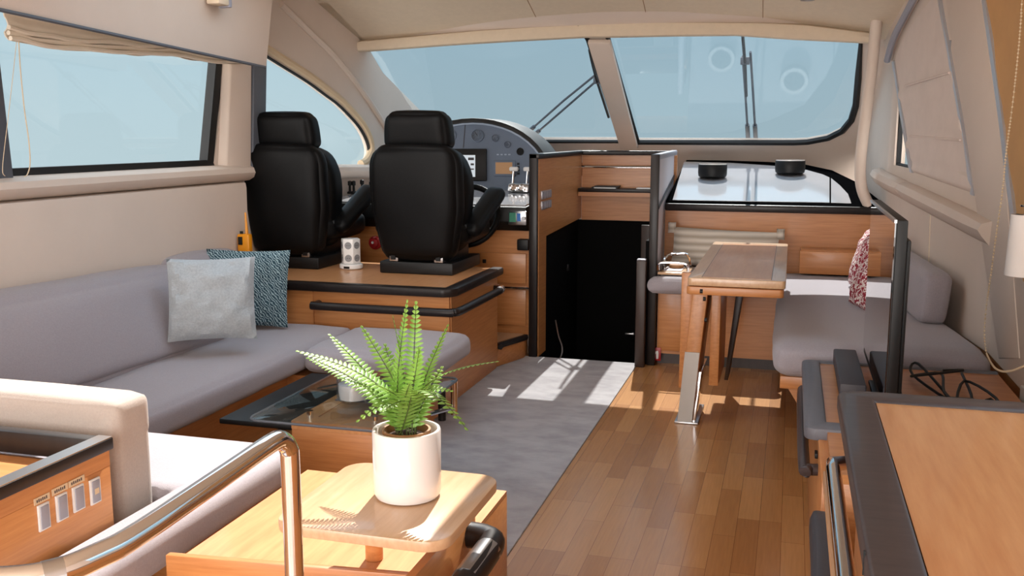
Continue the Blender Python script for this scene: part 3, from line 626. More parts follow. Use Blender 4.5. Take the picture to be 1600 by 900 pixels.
b = B(); b.hexa([(-.485, 4.60, .012), (-.415, 4.60, .012), (-.415, 4.90, .012), (-.485, 4.90, .012), (-.425, 4.60, .715), (-.355, 4.60, .715), (-.355, 5.02, .715), (-.425, 5.02, .715)], .004); lg = obj('leg', b, 'wood_y', t)
b = B(); b.hexa([(-.487, 4.593, .0), (-.417, 4.593, .0), (-.417, 4.6, .0), (-.487, 4.6, .0), (-.459, 4.593, .36), (-.389, 4.593, .36), (-.389, 4.6, .36), (-.459, 4.6, .36)]); obj('leg_plate', b, 'leg_metal', lg)
b = B(); b.hexa([(-.414, 4.60, .012), (-.40, 4.60, .012), (-.40, 4.92, .012), (-.414, 4.92, .012), (-.392, 4.62, .26), (-.378, 4.62, .26), (-.378, 4.92, .26), (-.392, 4.92, .26)], .002); obj('foot_plate', b, 'chrome', lg)
b = B(); b.box(-.50, -.385, 4.585, 4.93, .0, .012, r=.003); obj('floor_plate', b, 'steel', lg)
b = B(); b.box(-.345, -.30, 4.64, 5.1, .19, .716, r=.003); obj('leg', b, 'wood_y', t)
b = B(); b.box(-.52, -.46, 4.93, 4.96, .09, .70, r=.003); obj('leg', b, 'wood_y', t)
b = B(); b.hexa([(-.30, 5.12, .1), (-.28, 5.12, .1), (-.28, 5.3, .1), (-.30, 5.3, .1), (-.24, 5.12, .716), (-.2, 5.12, .716), (-.2, 5.36, .716), (-.24, 5.36, .716)], .003); obj('leg', b, 'wood_dark', t)
for px, py in ((1099, 467), (1101, 500), (1094, 455)):
    c = at(px, py, X=-.30); b = B(); b.cyl((-.301, c.y, c.z), .008, .01, 10, ax=(1, 0, 0)); obj('hinge_knob', b, 'plastic_black', t)
# tray with chrome rails on the bench end
t = thing('serving_tray', 'wooden tray with chrome hand rails resting on the left end of the dinette bench', 'tray', (-.68, 5.95, .57))
b = B(); b.box(-.745, -.56, 5.70, 5.98, .572, .588, r=.004); obj('tray_base', b, 'wood_pale', t)
b = B(); b.box(-.745, -.727, 5.72, 5.98, .588, .63, r=.004); obj('side_wall', b, 'wood_dark', t)
b = B(); b.box(-.715, -.61, 5.75, 5.95, .589, .592); obj('tray_mat', b, 'partition_white', t)
b = B(); b.tube(catmull([V(-.74, 5.69, .60), V(-.725, 5.685, .645), V(-.58, 5.685, .645), V(-.565, 5.69, .60)], 5), .008, 8); obj('hand_rail', b, 'chrome', t)
b = B(); b.tube(catmull([V(-.715, 5.74, .60), V(-.715, 5.76, .655), V(-.71, 5.94, .665), V(-.68, 5.965, .665), V(-.6, 5.965, .665), V(-.575, 5.96, .6)], 5), .008, 8); obj('hand_rail', b, 'chrome', t)
b = B(); b.cyl((-.655, 5.89, .593), .045, .02, 20, bev=.004); obj('dish', b, 'inner_pot', t)
# ------------------------------------------------------------------ helm platform
PZ = .62
t = thing('helm_platform', 'raised wooden helm platform with black edge and black grab rail under the two black seats', 'platform', (-2.3, 5.0, 0))
b = B(); b.box(-3.0, -1.662, 4.575, 5.40, .008, PZ - .045); b_ = obj('base', b, 'wood_x', t)
b = B(); b.box(-1.661, -1.655, 4.59, 5.40, .05, PZ - .046); obj('side_panel', b, 'wood_y', b_)
b = B(); b.box(-2.98, -2.43, 4.562, 4.575, .25, PZ - .046); obj('bench_end_panel', b, 'wood_x', b_)
b = B(); b.box(-3.0, -1.69, 4.60, 5.39, PZ - .045, PZ + .001); obj('deck', b, 'wood_top', t)
b = B(); e = [(-3.0, 4.535), (-1.68, 4.535), (-1.64, 4.56), (-1.62, 4.6), (-1.62, 5.42), (-1.695, 5.42), (-1.695, 4.605), (-3.0, 4.605)]
b.prism([(x, y, PZ - .044) for x, y in e], (0, 0, .046), .012); obj('edge_trim', b, 'wenge', t)
gz = .505
gp = [V(-2.40, 4.57, gz), V(-2.39, 4.525, gz), V(-2.36, 4.51, gz), V(-1.70, 4.51, gz), V(-1.63, 4.53, gz), V(-1.605, 4.58, gz), V(-1.60, 4.9, gz), V(-1.60, 5.28, gz), V(-1.62, 5.33, gz), V(-1.66, 5.34, gz)]
b = B(); b.tube(catmull(gp, 4), .022, 10); g_ = obj('grab_rail', b, 'wenge', t)
b = B(); b.tube([V(-1.60, 5.27, gz), V(-1.61, 5.33, gz), V(-1.66, 5.345, gz)], .024, 10); obj('rail_end', b, 'chrome', g_)

# step beside it
t = thing('helm_step', 'low wooden step with black nosing between helm platform and companionway post', 'step', (-1.8, 5.6, 0))
b = B(); b.prism([(-2.9, 5.425, .007), (-1.67, 5.425, .007), (-1.575, 5.7, .007), (-1.575, 5.79, .007), (-2.9, 5.79, .007)], (0, 0, .123), .003); obj('riser', b, 'wood_x', t)
b = B(); b.prism([(-2.9, 5.44, .13), (-1.68, 5.44, .13), (-1.60, 5.69, .13), (-1.60, 5.785, .13), (-2.9, 5.785, .13)], (0, 0, .015)); obj('tread', b, 'wood_pale', t)
b = B(); b.tube([V(-1.64, 5.42, .135), V(-1.668, 5.44, .135), V(-1.585, 5.69, .135), V(-1.57, 5.735, .135)], .02, 6); obj('nosing', b, 'wenge', t)

# helm cabinet + console + instrument hood
t = thing('helm_cabinet', 'wooden helm cabinet with a drawer and door below the black console', 'cabinet', (-2.2, 5.9, 0))
b = B(); b.box(-2.95, -1.57, 5.83, 6.5, .13, .80); obj('body', b, 'wood_x', t)
d0, d1 = at(752, 394, Y=5.82), at(822, 446, Y=5.82)
b = B(); b.box(d0.x, d1.x, 5.815, 5.83, d1.z + .01, d0.z, r=.003); d_ = obj('drawer', b, 'wood_x', t)
kp = at(757, 408, Y=5.815); b = B(); b.box(kp.x - .012, kp.x + .012, 5.808, 5.815, kp.z - .012, kp.z + .012, r=.002); obj('push_latch', b, 'plastic_black', d_)
b = B(); b.box(d0.x, d1.x, 5.815, 5.83, .19, d1.z - .03, r=.003); obj('door', b, 'wood_x', t)
hz = at(800, 450, Y=5.8).z; b = B(); b.tube([V(-1.80, 5.80, hz), V(-1.565, 5.80, hz)], .012, 8); obj('towel_rail', b, 'chrome', t)
t = thing('helm_console', 'black and white helm console with instrument hood in front of the black seats', 'console', (-2.2, 6.2, .8))
b = B(); b.prism([(-2.95, 5.80, .80), (-2.95, 5.74, .86), (-2.95, 5.74, .955), (-2.95, 6.62, 1.02), (-2.95, 6.62, .80)], (1.38, 0, 0), .008); b_ = obj('console_body', b, 'plastic_black', t)
b = B(); b.prism([(-2.93, 5.76, .958), (-2.93, 6.6, 1.0215), (-2.93, 6.6, 1.026), (-2.93, 5.76, .966)], (1.35, 0, 0)); obj('console_top', b, 'dash_white', t)
hc = at(738, 236, Y=6.5); HXc = hc.x; HW, HH, HZ0 = .60, .50, 1.0
def dome(w, h, y0, y1, z0, n=24, tilt=.1):
    o = []
    for i in range(n + 1):
        a = math.pi * i / n; o.append((HXc + w * math.cos(a), z0 + h * math.sin(a) ** .9))
    return o
hs = lambda pts, y: [V(x, y + (z - HZ0) * .18, z) for x, z in pts]
b = B(); b.prism(hs(dome(HW - .012, HH - .014, 0, 0, HZ0), 6.44), (0, .3, 0)); f_ = obj('instrument_panel', b, 'dash_grey', t)
o1, o2 = dome(HW + .012, HH + .014, 0, 0, HZ0), dome(HW - .018, HH - .018, 0, 0, HZ0)
b = B(); b.prism(hs(o1 + o2[::-1], 6.415), (0, .36, 0), .006); obj('hood', b, 'rubber_black', t)
o1, o2 = dome(HW - .018, HH - .018, 0, 0, HZ0), dome(HW - .03, HH - .03, 0, 0, HZ0)
b = B(); b.prism(hs(o1 + o2[::-1], 6.425), (0, .02, 0)); obj('inner_rim', b, 'dial', t)
fP = lambda p: p.y - (6.44 + (p.z - HZ0) * .18)
PN = V(0, -1, .18).normalized()
for k, (x, y, r) in enumerate(((703, 212, .048), (746, 212, .048), (774, 216, .026), (793, 226, .024), (813, 237, .026))):
    c = hit(x, y, fP); b = B(); b.lathe(c, [(r * .82, .0), (r, 0), (r, .008), (r * .84, .010), (r * .82, .004)], 24, PN); g_ = obj('gauge', b, 'plastic_black' if k == 4 else 'dash_grey', f_)
    b = B(); b.cyl(c, r * .8, .004, 24, PN); gd = obj('gauge_face', b, 'dial' if k != 4 else 'plastic_black', g_)
    if k < 2:
        b = B(); b.tube([c + PN * .006 + V(.0, 0, .0), c + PN * .006 + V(-r * .35, 0, r * .5)], .002, 4)
        for a in range(-60, 241, 30): b.tube([c + PN * .0055 + V(math.cos(R(a)), 0, math.sin(R(a))) * r * .62, c + PN * .0055 + V(math.cos(R(a)), 0, math.sin(R(a))) * r * .74], .0014, 4)
        obj('needle', b, 'slate', f_)
def panel_box(x0, y0, x1, y1, name, m, par, d=.01, r=.004):
    p = [hit(x, y, fP) for x, y in ((x0, y0), (x1, y0), (x1, y1), (x0, y1))]
    b = B(); b.prism(p, PN * d, r); return obj(name, b, m, par)
s_ = panel_box(668, 233, 761, 283, 'chart_plotter', 'plastic_black', f_, .02)
p = [hit(x, y, fP) + PN * .0205 for x, y in ((678, 243), (744, 243), (744, 277), (678, 277))]
b = B(); b.prism(p, PN * .001); obj('screen', b, 'screen_chart', f_, label='lit chart screen')
for (xa, ya, xb, yb) in ((733, 247, 742, 251), (706, 245, 712, 272), (737, 256, 742, 259), (736, 264, 742, 266)):
    b = B(); b.prism([hit(x, y, fP) + PN * .0218 for x, y in ((xa, ya), (xb, ya), (xb, yb), (xa, yb))], PN * .001); obj('chart_marking', b, 'slate', f_)
panel_box(772, 251, 806, 276, 'small_display', 'dash_grey', f_, .008)
p = [hit(x, y, fP) + PN * .0085 for x, y in ((775, 254), (801, 254), (801, 272), (775, 272))]
b = B(); b.prism(p, PN * .001); obj('amber_screen', b, 'screen_amber', f_)
b = B()
for yy in (256, 261, 266, 271):
    c = hit(810, yy, fP); b.box(c.x - .008, c.x + .008, c.y - .006, c.y + .01, c.z - .007, c.z + .007)
obj('display_button', b, 'plastic_black', f_)
b = B()
for xx in (778, 784, 790, 796):
    c = hit(xx, 241.5, fP); b.box(c.x - .008, c.x + .008, c.y - .003, c.y + .01, c.z - .004, c.z + .004)
obj('indicator_row', b, 'dial', f_)
l0, l1 = hit(727, 192, fP), hit(724, 231, fP); b = B(); b.tube([l0 + PN * .001, l1 + PN * .001], .003, 5); obj('panel_seam', b, 'slate', f_)
# radio set in the black front
c0, c1 = at(795, 329, Y=5.735), at(823, 352, Y=5.735)
b = B(); b.box(c0.x, c1.x, 5.722, 5.7395, c1.z, c0.z, r=.006); r_o = obj('radio_unit', b, 'steel', t)
b = B(); b.box(c0.x + .008, c0.x + .05, 5.718, 5.7225, c1.z + .02, c0.z - .012); obj('radio_screen', b, 'screen_green', r_o)
b = B(); b.box(c0.x + .058, c0.x + .08, 5.718, 5.7225, c1.z + .025, c0.z - .015); obj('radio_screen', b, 'screen_blue', r_o)
b = B(); c = V(c1.x - .014, 5.722, (c0.z + c1.z) / 2); b.cyl(c, .012, .02, 14, (0, -1, 0)); obj('radio_knob', b, 'steel', r_o)
c = at(818, 382, Y=5.80); b = B(); b.box(c.x - .035, c.x + .04, 5.765, 5.829, c.z - .035, c.z + .035, r=.008); tag(obj('handset_holder', b, 'plastic_black'), 'small black holder on the wooden helm cabinet beside the dark post', 'holder')
# throttle levers
fT = lambda p: p.z - (.966 + (p.y - 5.76) * .0726)
c = hit(812, 300, fT)
t = thing('throttle_control', 'chrome twin throttle control on the white console top beside the dark post', 'throttle', c)
b = B(); b.prism([(c.x - .075, c.y - .05, c.z + .0005), (c.x - .075, c.y - .03, c.z + .06), (c.x - .075, c.y + .04, c.z + .06), (c.x - .075, c.y + .06, c.z + .006)], (.15, 0, 0), .012); q_ = obj('housing', b, 'steel', t)
for sx in (-.05, .05):
    b = B(); b.tube([c + V(sx, 0, .04), c + V(sx, .03, .15)], .008, 8); l_ = obj('lever', b, 'chrome', t)
    b = B(); b.box(c.x + sx - .032, c.x + sx + .032, c.y + .015, c.y + .045, c.z + .14, c.z + .17, r=.01); obj('lever_grip', b, 'white_plastic', l_)
for sx in (-.028, .028):
    b = B(); b.lathe(c + V(sx, -.045, .03), [(.026, 0), (.026, .012), (.019, .014), (.019, .006)], 18, (0, -1, .3)); obj('dial_ring', b, 'chrome', q_)
c = hit(775, 287, fT); b = B(); b.prism([c + V(x, y, .006 + y * .073) for x, y in ((-.12, -.06), (.16, -.06), (.12, .1), (-.08, .1))], (0, 0, .004)); tag(obj('paper_sheet', b, 'paper'), 'white paper sheet lying on the console top by the throttle', 'paper')
b = B(); b.box(c.x + .02, c.x + .2, c.y - .22, c.y - .1, c.z - .003, c.z + .003, r=.001); tag(obj('white_tablet', b, 'paper'), 'white flat card on the console in front of the throttle', 'card')
# joysticks at the left
for k, (px, py) in enumerate(((547, 303), (553, 303), (566, 301), (580, 304))):
    c = hit(px, py, fT); b = B(); b.lathe(c + V(0, 0, .001), [(.02, 0), (.02, .012), (.009, .02), (.008, .055), (.014, .06), (.014, .085), (.006, .09)], 14)
    tag(obj('control_knob', b, 'plastic_black'), ['leftmost of the black control knobs on the white console between the seats', 'second black control knob from the left between the seats', 'third black control knob from the left between the seats', 'rightmost black control knob between the seats'][k], 'knob', 'console knobs')
# red alarm button on the cabinet between the seats
c = at(587, 379, Y=5.82); t = thing('alarm_button', 'red round knob on the cabinet seen between the two black seats', 'button', c)
b = B(); b.lathe(c, [(.045, .0), (.045, .012), (.032, .02), (.03, .04), (0, .046)], 20, (0, -1, 0)); obj('button_cap', b, 'red_plastic', t)
b = B(); b.cyl(c + V(0, -.046, .005), .009, .004, 10, (0, -1, 0)); obj('button_mark', b, 'paper', t)
# steering wheel
wc = at(732, 337, Y=5.64); wn = V(0, -1, .45).normalized(); wu = V(1, 0, 0); wv = wn.cross(wu)
WR = .19
t = thing('steering_wheel', 'black rimmed steering wheel behind the right black helm seat', 'steering wheel', wc)
b = B(); b.tube([wc + WR * (math.cos(2 * math.pi * k / 40) * wu + math.sin(2 * math.pi * k / 40) * wv) for k in range(40)], .019, 10, closed=True); obj('rim', b, 'leather_black', t)
for a in (90, 210, 330):
    b = B(); d = math.cos(R(a)) * wu + math.sin(R(a)) * wv; b.tube([wc - wn * .03 + d * .03, wc + d * (WR - .01)], .01, 6); obj('spoke', b, 'steel', t)
b = B(); b.cyl(wc - wn * .05, .05, .05, 20, wn); obj('hub', b, 'plastic_black', t)
b = B(); b.tube([wc - wn * .05, wc - wn * .19], .025, 10); obj('column', b, 'plastic_black', t)

# ------------------------------------------------------------------ helm seats
def helm_seat(cx, yb, label, wd=.265):
    t = thing('helm_chair', label, 'seat', (cx, yb + .25, PZ), 'black helm seats')
    def shell(p, u):
        k = (p.z + .33) / .66                      # narrower at the foot, rounded shoulders
        wsc = .80 + .20 * min(1, max(0, k) * 2.2) - .20 * max(0, (k - .80) / .2) ** 2
        p.x *= wsc; p.y += -.05 * (k - .5) - .035 * (1 - (u[0]) ** 2) * (1 if u[1] < 0 else .3) + .04 * (k - .5) ** 2; return p
    M_ = Matrix.Translation((cx, yb + .10, 1.02))
    b = B(); b.cushion(-wd, wd, -.06, .06, -.34, .295, r=.055, puff=.012, M=M_, fn=shell, wob=.004, N=18); bk = obj('backrest', b, 'leather_black', t)
    def front(p, u):
        k = (p.z + .3) / .6; p.x *= .84 + .16 * min(1, max(0, k) * 1.8) - .30 * max(0, (k - .65) / .35) ** 2; p.y += -.06 * (k - .5) + .05 * abs(u[0]) ** 2 * (1 if u[1] > 0 else 0); return p
    b = B(); b.cushion(-wd * .99, wd * .99, -.075, .075, -.31, .28, r=.07, puff=.01, M=Matrix.Translation((cx, yb + .235, 1.03)), fn=front, N=16); obj('back_cushion', b, 'leather_black', t)
    def head(p, u):
        k = (p.z + .1) / .2; p.x *= 1 + .09 * (1 - k) - .08 * max(0, k - .6); p.y += -.02 * k; return p
    b = B(); b.cushion(-.182, .172, -.08, .08, -.115, .10, r=.05, puff=.012, M=Matrix.Translation((cx + .0, yb + .155, 1.415)), fn=head, N=14); obj('headrest', b, 'leather_black', t)
    b = B(); b.cushion(-.25, .25, -.24, .26, -.07, .07, r=.05, puff=.02, M=Matrix.Translation((cx, yb + .43, .845)), N=14); obj('seat_cushion', b, 'leather_black', t)
    for sx in (-1, 1):
        M_ = Matrix.Translation((cx + sx * .288, yb + .42, .955)) @ Matrix.Rotation(R(30), 4, 'X') @ Matrix.Rotation(R(-7 * sx), 4, 'Z')
        b = B(); b.cushion(-.058, .058, -.235, .21, -.042, .042, r=.038, puff=.006, M=M_, N=12); a_ = obj('armrest', b, 'leather_black', t)
        b = B(); b.box(cx + sx * .235 - .02, cx + sx * .235 + .02, yb + .21, yb + .29, .83, .90, r=.012); obj('arm_hinge', b, 'plastic_black', a_)
    b = B(); b.box(cx - .22, cx + .22, yb + .06, yb + .56, PZ + .002, PZ + .07, r=.008); bs = obj('base', b, 'plastic_black', t)
    b = B(); b.box(cx - .17, cx + .17, yb + .12, yb + .5, PZ + .06, .79, r=.012); obj('pedestal', b, 'plastic_black', t)
    for sx in (-1, 1):
        b = B(); b.box(cx + sx * .135 - .026, cx + sx * .135 + .026, yb + .065, yb + .5, PZ + .071, PZ + .118, r=.003); rl = obj('slide_rail', b, 'steel', bs)
        b = B(); b.box(cx + sx * .135 - .013, cx + sx * .135 + .013, yb + .056, yb + .09, PZ + .081, PZ + .105); obj('rail_slot', b, 'plastic_black', rl)
    return t
helm_seat(-2.01, 4.93, 'black leather helm seat right of the two, in front of the steering wheel')
helm_seat(-2.845, 4.95, 'black leather helm seat left of the two, beside the port windows')

# power tower
c = at(549, 420, Z=PZ)
t = thing('power_tower', 'white power socket tower with round base on the platform edge between the seats', 'socket tower', c)
b = B(); b.cyl(c + V(0, 0, .003), .068, .03, 28, bev=.006); ft = obj('base', b, 'white_plastic', t)
b = B(); hx = []
for k in range(6):
    a = R(60 * k + 8); hx.append((c.x + .058 * math.cos(a), c.y + .058 * math.sin(a), c.z + .034))
b.prism(hx, (0, 0, .145), .004); tw = obj('tower', b, 'white_plastic', t)
b = B(); b.box(c.x - .015, c.x + .02, c.y - .0695, c.y - .066, c.z + .01, c.z + .022); obj('switch', b, 'plastic_black', ft)
for k in range(6):
    a = R(60 * k + 38); d = V(math.cos(a), math.sin(a), 0)
    if d.y > .6: continue
    for z in (.068, .142):
        if k % 2 == 1 or d.x > .2 or True:
            b = B(); b.lathe(c + d * .0502 + V(0, 0, z), [(.021, -.001), (.021, .0015), (.017, .002), (.017, .0005), (0, .0005)], 16, d); s_ = obj('socket', b, 'socket_grey', tw)
            b = B()
            for e in (-.006, .006): b.cyl(c + d * .051 + V(0, 0, z) + Vector((-d.y, d.x, 0)) * e, .0025, .001, 8, d)
            obj('socket_hole', b, 'plastic_black', s_)
# handheld radio
c = at(384, 393, Y=4.74)
t = thing('handheld_radio', 'yellow handheld radio with aerial between port wall and left black seat', 'radio', (c.x, 4.74, PZ))
x_, z_ = c.x, c.z
b = B(); b.box(x_ - .04, x_ + .035, 4.72, 4.76, PZ + .003, z_ + .1, r=.008); obj('body', b, 'orange_plastic', t)
b = B(); b.tube([V(x_ + .012, 4.74, z_ + .098), V(x_ + .008, 4.74, z_ + .22)], [.009, .005], 8); obj('aerial', b, 'orange_plastic', t)
b = B(); b.box(x_ - .03, x_ - .005, 4.712, 4.721, z_ + .04, z_ + .085, r=.002); obj('display', b, 'plastic_black', t)
b = B(); b.cyl((x_ - .022, 4.74, z_ + .1), .009, .014, 10); obj('knob', b, 'plastic_black', t)

# ------------------------------------------------------------------ the U-shaped sofa
t = thing('sofa', 'grey fabric U-shaped sofa along the port wall with chaise ends', 'sofa', (-2.3, 3.4, 0))
b = B(); b.box(-2.97, -2.27, 2.2, 4.55, .03, .285); b.box(-2.27, -1.62, 3.98, 4.55, .03, .27); b.box(-2.97, -1.56, 2.2, 2.66, .03, .285); obj('base', b, 'wood_y', t)
b = B(); b.cushion(-2.97, -2.185, 2.25, 4.535, .285, .405, r=.036, puff=.012, N=20, wob=.006); obj('seat_cushion', b, 'fabric_grey', t)
b = B(); b.cushion(-2.18, -1.525, 3.96, 4.535, .285, .405, r=.045, puff=.015, N=16, wob=.006); obj('ottoman_cushion', b, 'fabric_grey', t)
b = B(); b.prism([(-2.178, 2.25, .295), (-1.664, 2.25, .295), (-1.664, 1.5, .295), (-1.492, 1.5, .295), (-1.492, 2.69, .295), (-2.178, 2.69, .295)], (0, 0, .11), .032, 4); obj('chaise_cushion', b, 'fabric_grey', t)
bc = lambda p, u: (p.__setitem__(0, p.x - .10 * (p.z / .2)), p)[1]
b = B(); b.cushion(-.11, .11, -.98, .93, -.19, .18, r=.07, puff=.02, N=20, M=Matrix.Translation((-2.80, 3.12, .60)) @ Matrix.Rotation(R(-1.0), 4, 'X'), fn=bc, wob=.008); obj('back_cushion', b, 'fabric_grey', t)
b = B(); b.cushion(-.10, .10, -.33, .25, -.19, .21, r=.08, puff=.02, N=16, M=Matrix.Translation((-2.83, 4.30, .585)), fn=bc, wob=.008); obj('back_cushion', b, 'fabric_grey', t)
# padded arm: upright and top roll in one bent pad
A0 = at(212, 618, Y=2.2)
b = B(); b.cushion(-3.0, A0.x + .02, 2.09, 2.24, .56, .69, r=.03, puff=.004, N=14, wob=.002); a_ = obj('arm_pad', b, 'fabric_arm', t)
b = B(); b.cushion(-1.862, A0.x + .02, 2.09, 2.235, .16, .665, r=.03, puff=.004, N=14, wob=.002); obj('arm_upright', b, 'fabric_arm', t)
# throw cushions
b = B(); b.pillow(at(331, 467, Y=3.70), (.88, .47, .0), (-.30, .16, 1), .385, .375, .15, seed=1, crease=.012); tag(obj('throw_cushion', b, 'fabric_light'), 'pale grey square cushion leaning on the sofa in front of the teal one', 'cushion')
b = B(); b.pillow(at(386, 450, Y=4.30), (.95, .30, -.02), (-.20, .20, 1), .43, .40, .13, seed=5); tag(obj('throw_cushion', b, 'teal_zigzag'), 'teal zigzag woven cushion behind the pale grey one in the sofa corner', 'cushion')

# ------------------------------------------------------------------ coffee table with sliding glass top
KZ = .38
k0, k1, k2 = at(455, 657, Z=KZ), at(574, 673, Z=KZ), at(690, 640, Z=KZ)
bx0, bx1, by0, by1 = k0.x, -1.34, k0.y, 3.5
t = thing('coffee_table', 'wooden coffee table box with smoked glass top sliding out to the left', 'coffee table', ((bx0 + bx1) / 2, (by0 + by1) / 2, 0))
b = B(); b.box(bx0, bx1, by0, by1, .0075, KZ - .03, r=.003); obj('body', b, 'wood_x', t)
b = B()
b.box(bx0, bx1, by0, by0 + .07, KZ - .03, KZ - .0); b.box(bx0, bx1, by1 - .07, by1, KZ - .03, KZ); b.box(bx0, bx0 + .07, by0 + .07, by1 - .07, KZ - .03, KZ); b.box(bx1 - .07, bx1, by0 + .07, by1 - .07, KZ - .03, KZ); b.box(bx0 + .07, bx1 - .07, by0 + .07, by1 - .07, KZ - .03, KZ - .004); obj('top_frame', b, 'wood_top', t)
b = B(); b.prism([(x, y, KZ + .028) for x, y in rrect(-1.80, -1.27, 2.86, 3.62, .05)], (0, 0, .010), .002); g_ = obj('glass_top', b, 'table_glass', t)
b = B(); b.tube([V(x, y, KZ + .033) for x, y in rrect(-1.80, -1.27, 2.86, 3.62, .05)], .0045, 6, closed=True); obj('glass_edge', b, 'post_grey', g_)
b = B()
for x in (bx0 + .05, bx1 - .05):
    for y in (by0 + .05, 3.45): b.cyl((x, y, KZ + .0005), .012, .027, 12)
obj('glass_spacer', b, 'chrome', t)
b = B(); b.box(-2.0, -1.70, 3.0, 3.72, KZ - .04, KZ - .02, r=.004); obj('pull_out_shelf', b, 'plastic_black', t)
b = B(); b.tube([V(-1.283, 3.58, .41), V(-1.283, 3.58, .27)], .015, 10); b.tube([V(-1.283, 3.58, .30), V(-1.345, 3.46, .30)], .01, 8); obj('glass_bracket', b, 'chrome', t)
b = B(); b.tube([V(-1.325, 3.55, .37), V(-1.325, 3.55, .25)], .016, 10); obj('bracket_stop', b, 'plastic_black', t)
b = B(); b.box(-1.60, -1.32, 3.15, 3.48, KZ + .0388, KZ + .0425); tag(obj('placemat', b, 'slate'), 'dark grey placemat under the glass jar on the coffee table', 'placemat')
c = at(553, 627, Z=KZ + .043)
t = thing('glass_jar', 'round glass jar on the dark placemat behind the fern', 'jar', c)
b = B(); b.lathe(c, [(0, .001), (.05, .001), (.062, .012), (.064, .05), (.06, .10), (.054, .12), (.051, .12), (.057, .10), (.061, .05), (.058, .014), (0, .012)], 28); obj('vessel', b, 'clear_glass', t)
b = B(); b.lathe(c + V(0, 0, .013), [(0, 0), (.052, 0), (.057, .03), (.056, .055), (0, .06)], 20); obj('filling', b, 'dash_white', t)

# ------------------------------------------------------------------ low cabinet, side table, pot and fern
LZ = .36
cx1, cy1 = -.745, 2.235; cx0, cy0 = -1.43, 1.93
t = thing('low_cabinet', 'low wooden cabinet under the rounded side table with black grab bar', 'cabinet', ((cx0 + cx1) / 2, (cy0 + cy1) / 2, 0))
b = B(); b.box(cx0, cx1 - .023, cy0 + .01, 2.6, .009, LZ - .012, r=.003); bd = obj('body', b, 'wood_x', t)
b = B(); b.box(cx0 + .01, cx1 - .023, cy0 + .012, 2.595, LZ - .012, LZ); obj('top', b, 'wood_top', t)
b = B(); b.prism([(cx0, cy0 - .04, LZ - .06), (cx1 - .023, cy0 + .03, LZ - .06), (cx1 - .023, cy0 + .05, LZ - .06), (cx0, cy0 - .02, LZ - .06)], (0, 0, .085), .003); obj('front_lip', b, 'wood_x', t)
b = B(); b.box(cx0, cx1 - .023, 1.45, cy0 - .045, .009, .22); obj('lower_shelf', b, 'wood_top', t)
b = B(); b.box(cx1 - .022, cx1, 1.45, cy1, .009, .455, r=.003); obj('side_panel', b, 'wood_y', t)
h = [V(cx1 + .002, 1.80, .40), V(cx1 + .05, 1.80, .40), V(cx1 + .075, 1.85, .40), V(cx1 + .075, 2.12, .40), V(cx1 + .05, 2.17, .40), V(cx1 + .002, 2.18, .40)]
b = B(); b.tube(catmull(h, 5), .033, 12); gb_ = obj('grab_bar', b, 'wenge', t)
b = B(); b.tube([V(cx1 + .075, 1.93, .4005), V(cx1 + .075, 2.10, .4005)], .0338, 12); obj('bar_sleeve', b, 'steel', gb_)

SZ = .585
s0, s1, s2, s3 = at(478, 822, Z=SZ), at(697, 842, Z=SZ), at(766, 768, Z=SZ), at(560, 732, Z=SZ)
sx0, sx1, sy0, sy1 = -1.035, -.640, 1.715, 2.125
t = thing('side_table', 'small rounded wooden side table holding the white plant pot', 'side table', ((sx0 + sx1) / 2, (sy0 + sy1) / 2, LZ))
b = B(); b.prism([(x, y, SZ - .024) for x, y in rrect(sx0, sx1, sy0, sy1, .055, 8)], (0, 0, .024), .003); obj('table_top', b, 'wood_pale', t)
pc = at(585, 873, Z=LZ); b = B(); b.cyl((pc.x, pc.y, LZ + .001), .022, SZ - .025 - LZ, 20); obj('pedestal', b, 'wood_y', t)
PC = at(632, 752, Z=SZ); PC = V(-.812, 1.945, SZ)
t = thing('plant_pot', 'white cylindrical glazed pot on the rounded side table', 'pot', PC + V(0, 0, .001))
PR, PH = .0775, .158
b = B(); b.lathe(PC + V(0, 0, .001), [(0, 0), (PR - .012, 0), (PR - .005, .003), (PR - .001, .012), (PR, .05), (PR, PH - .003), (PR - .002, PH), (PR - .007, PH), (PR - .009, PH - .003), (PR - .009, .02), (0, .02)], 48); obj('pot_shell', b, 'white_ceramic', t)
t2 = thing('fern', 'green sword fern growing in the white pot', 'plant', PC + V(0, 0, .03))
b = B(); b.lathe(PC + V(0, 0, .022), [(.038, 0), (.052, PH - .03), (.055, PH - .03), (.055, PH - .022), (.05, PH - .022), (.048, PH - .034), (.036, .004)], 28); obj('nursery_pot', b, 'inner_pot', t2)
b = B(); b.lathe(PC + V(0, 0, PH - .03), [(.047, -.01), (.044, .014), (.02, .022), (0, .024)], 20); obj('soil', b, 'soil', t2)
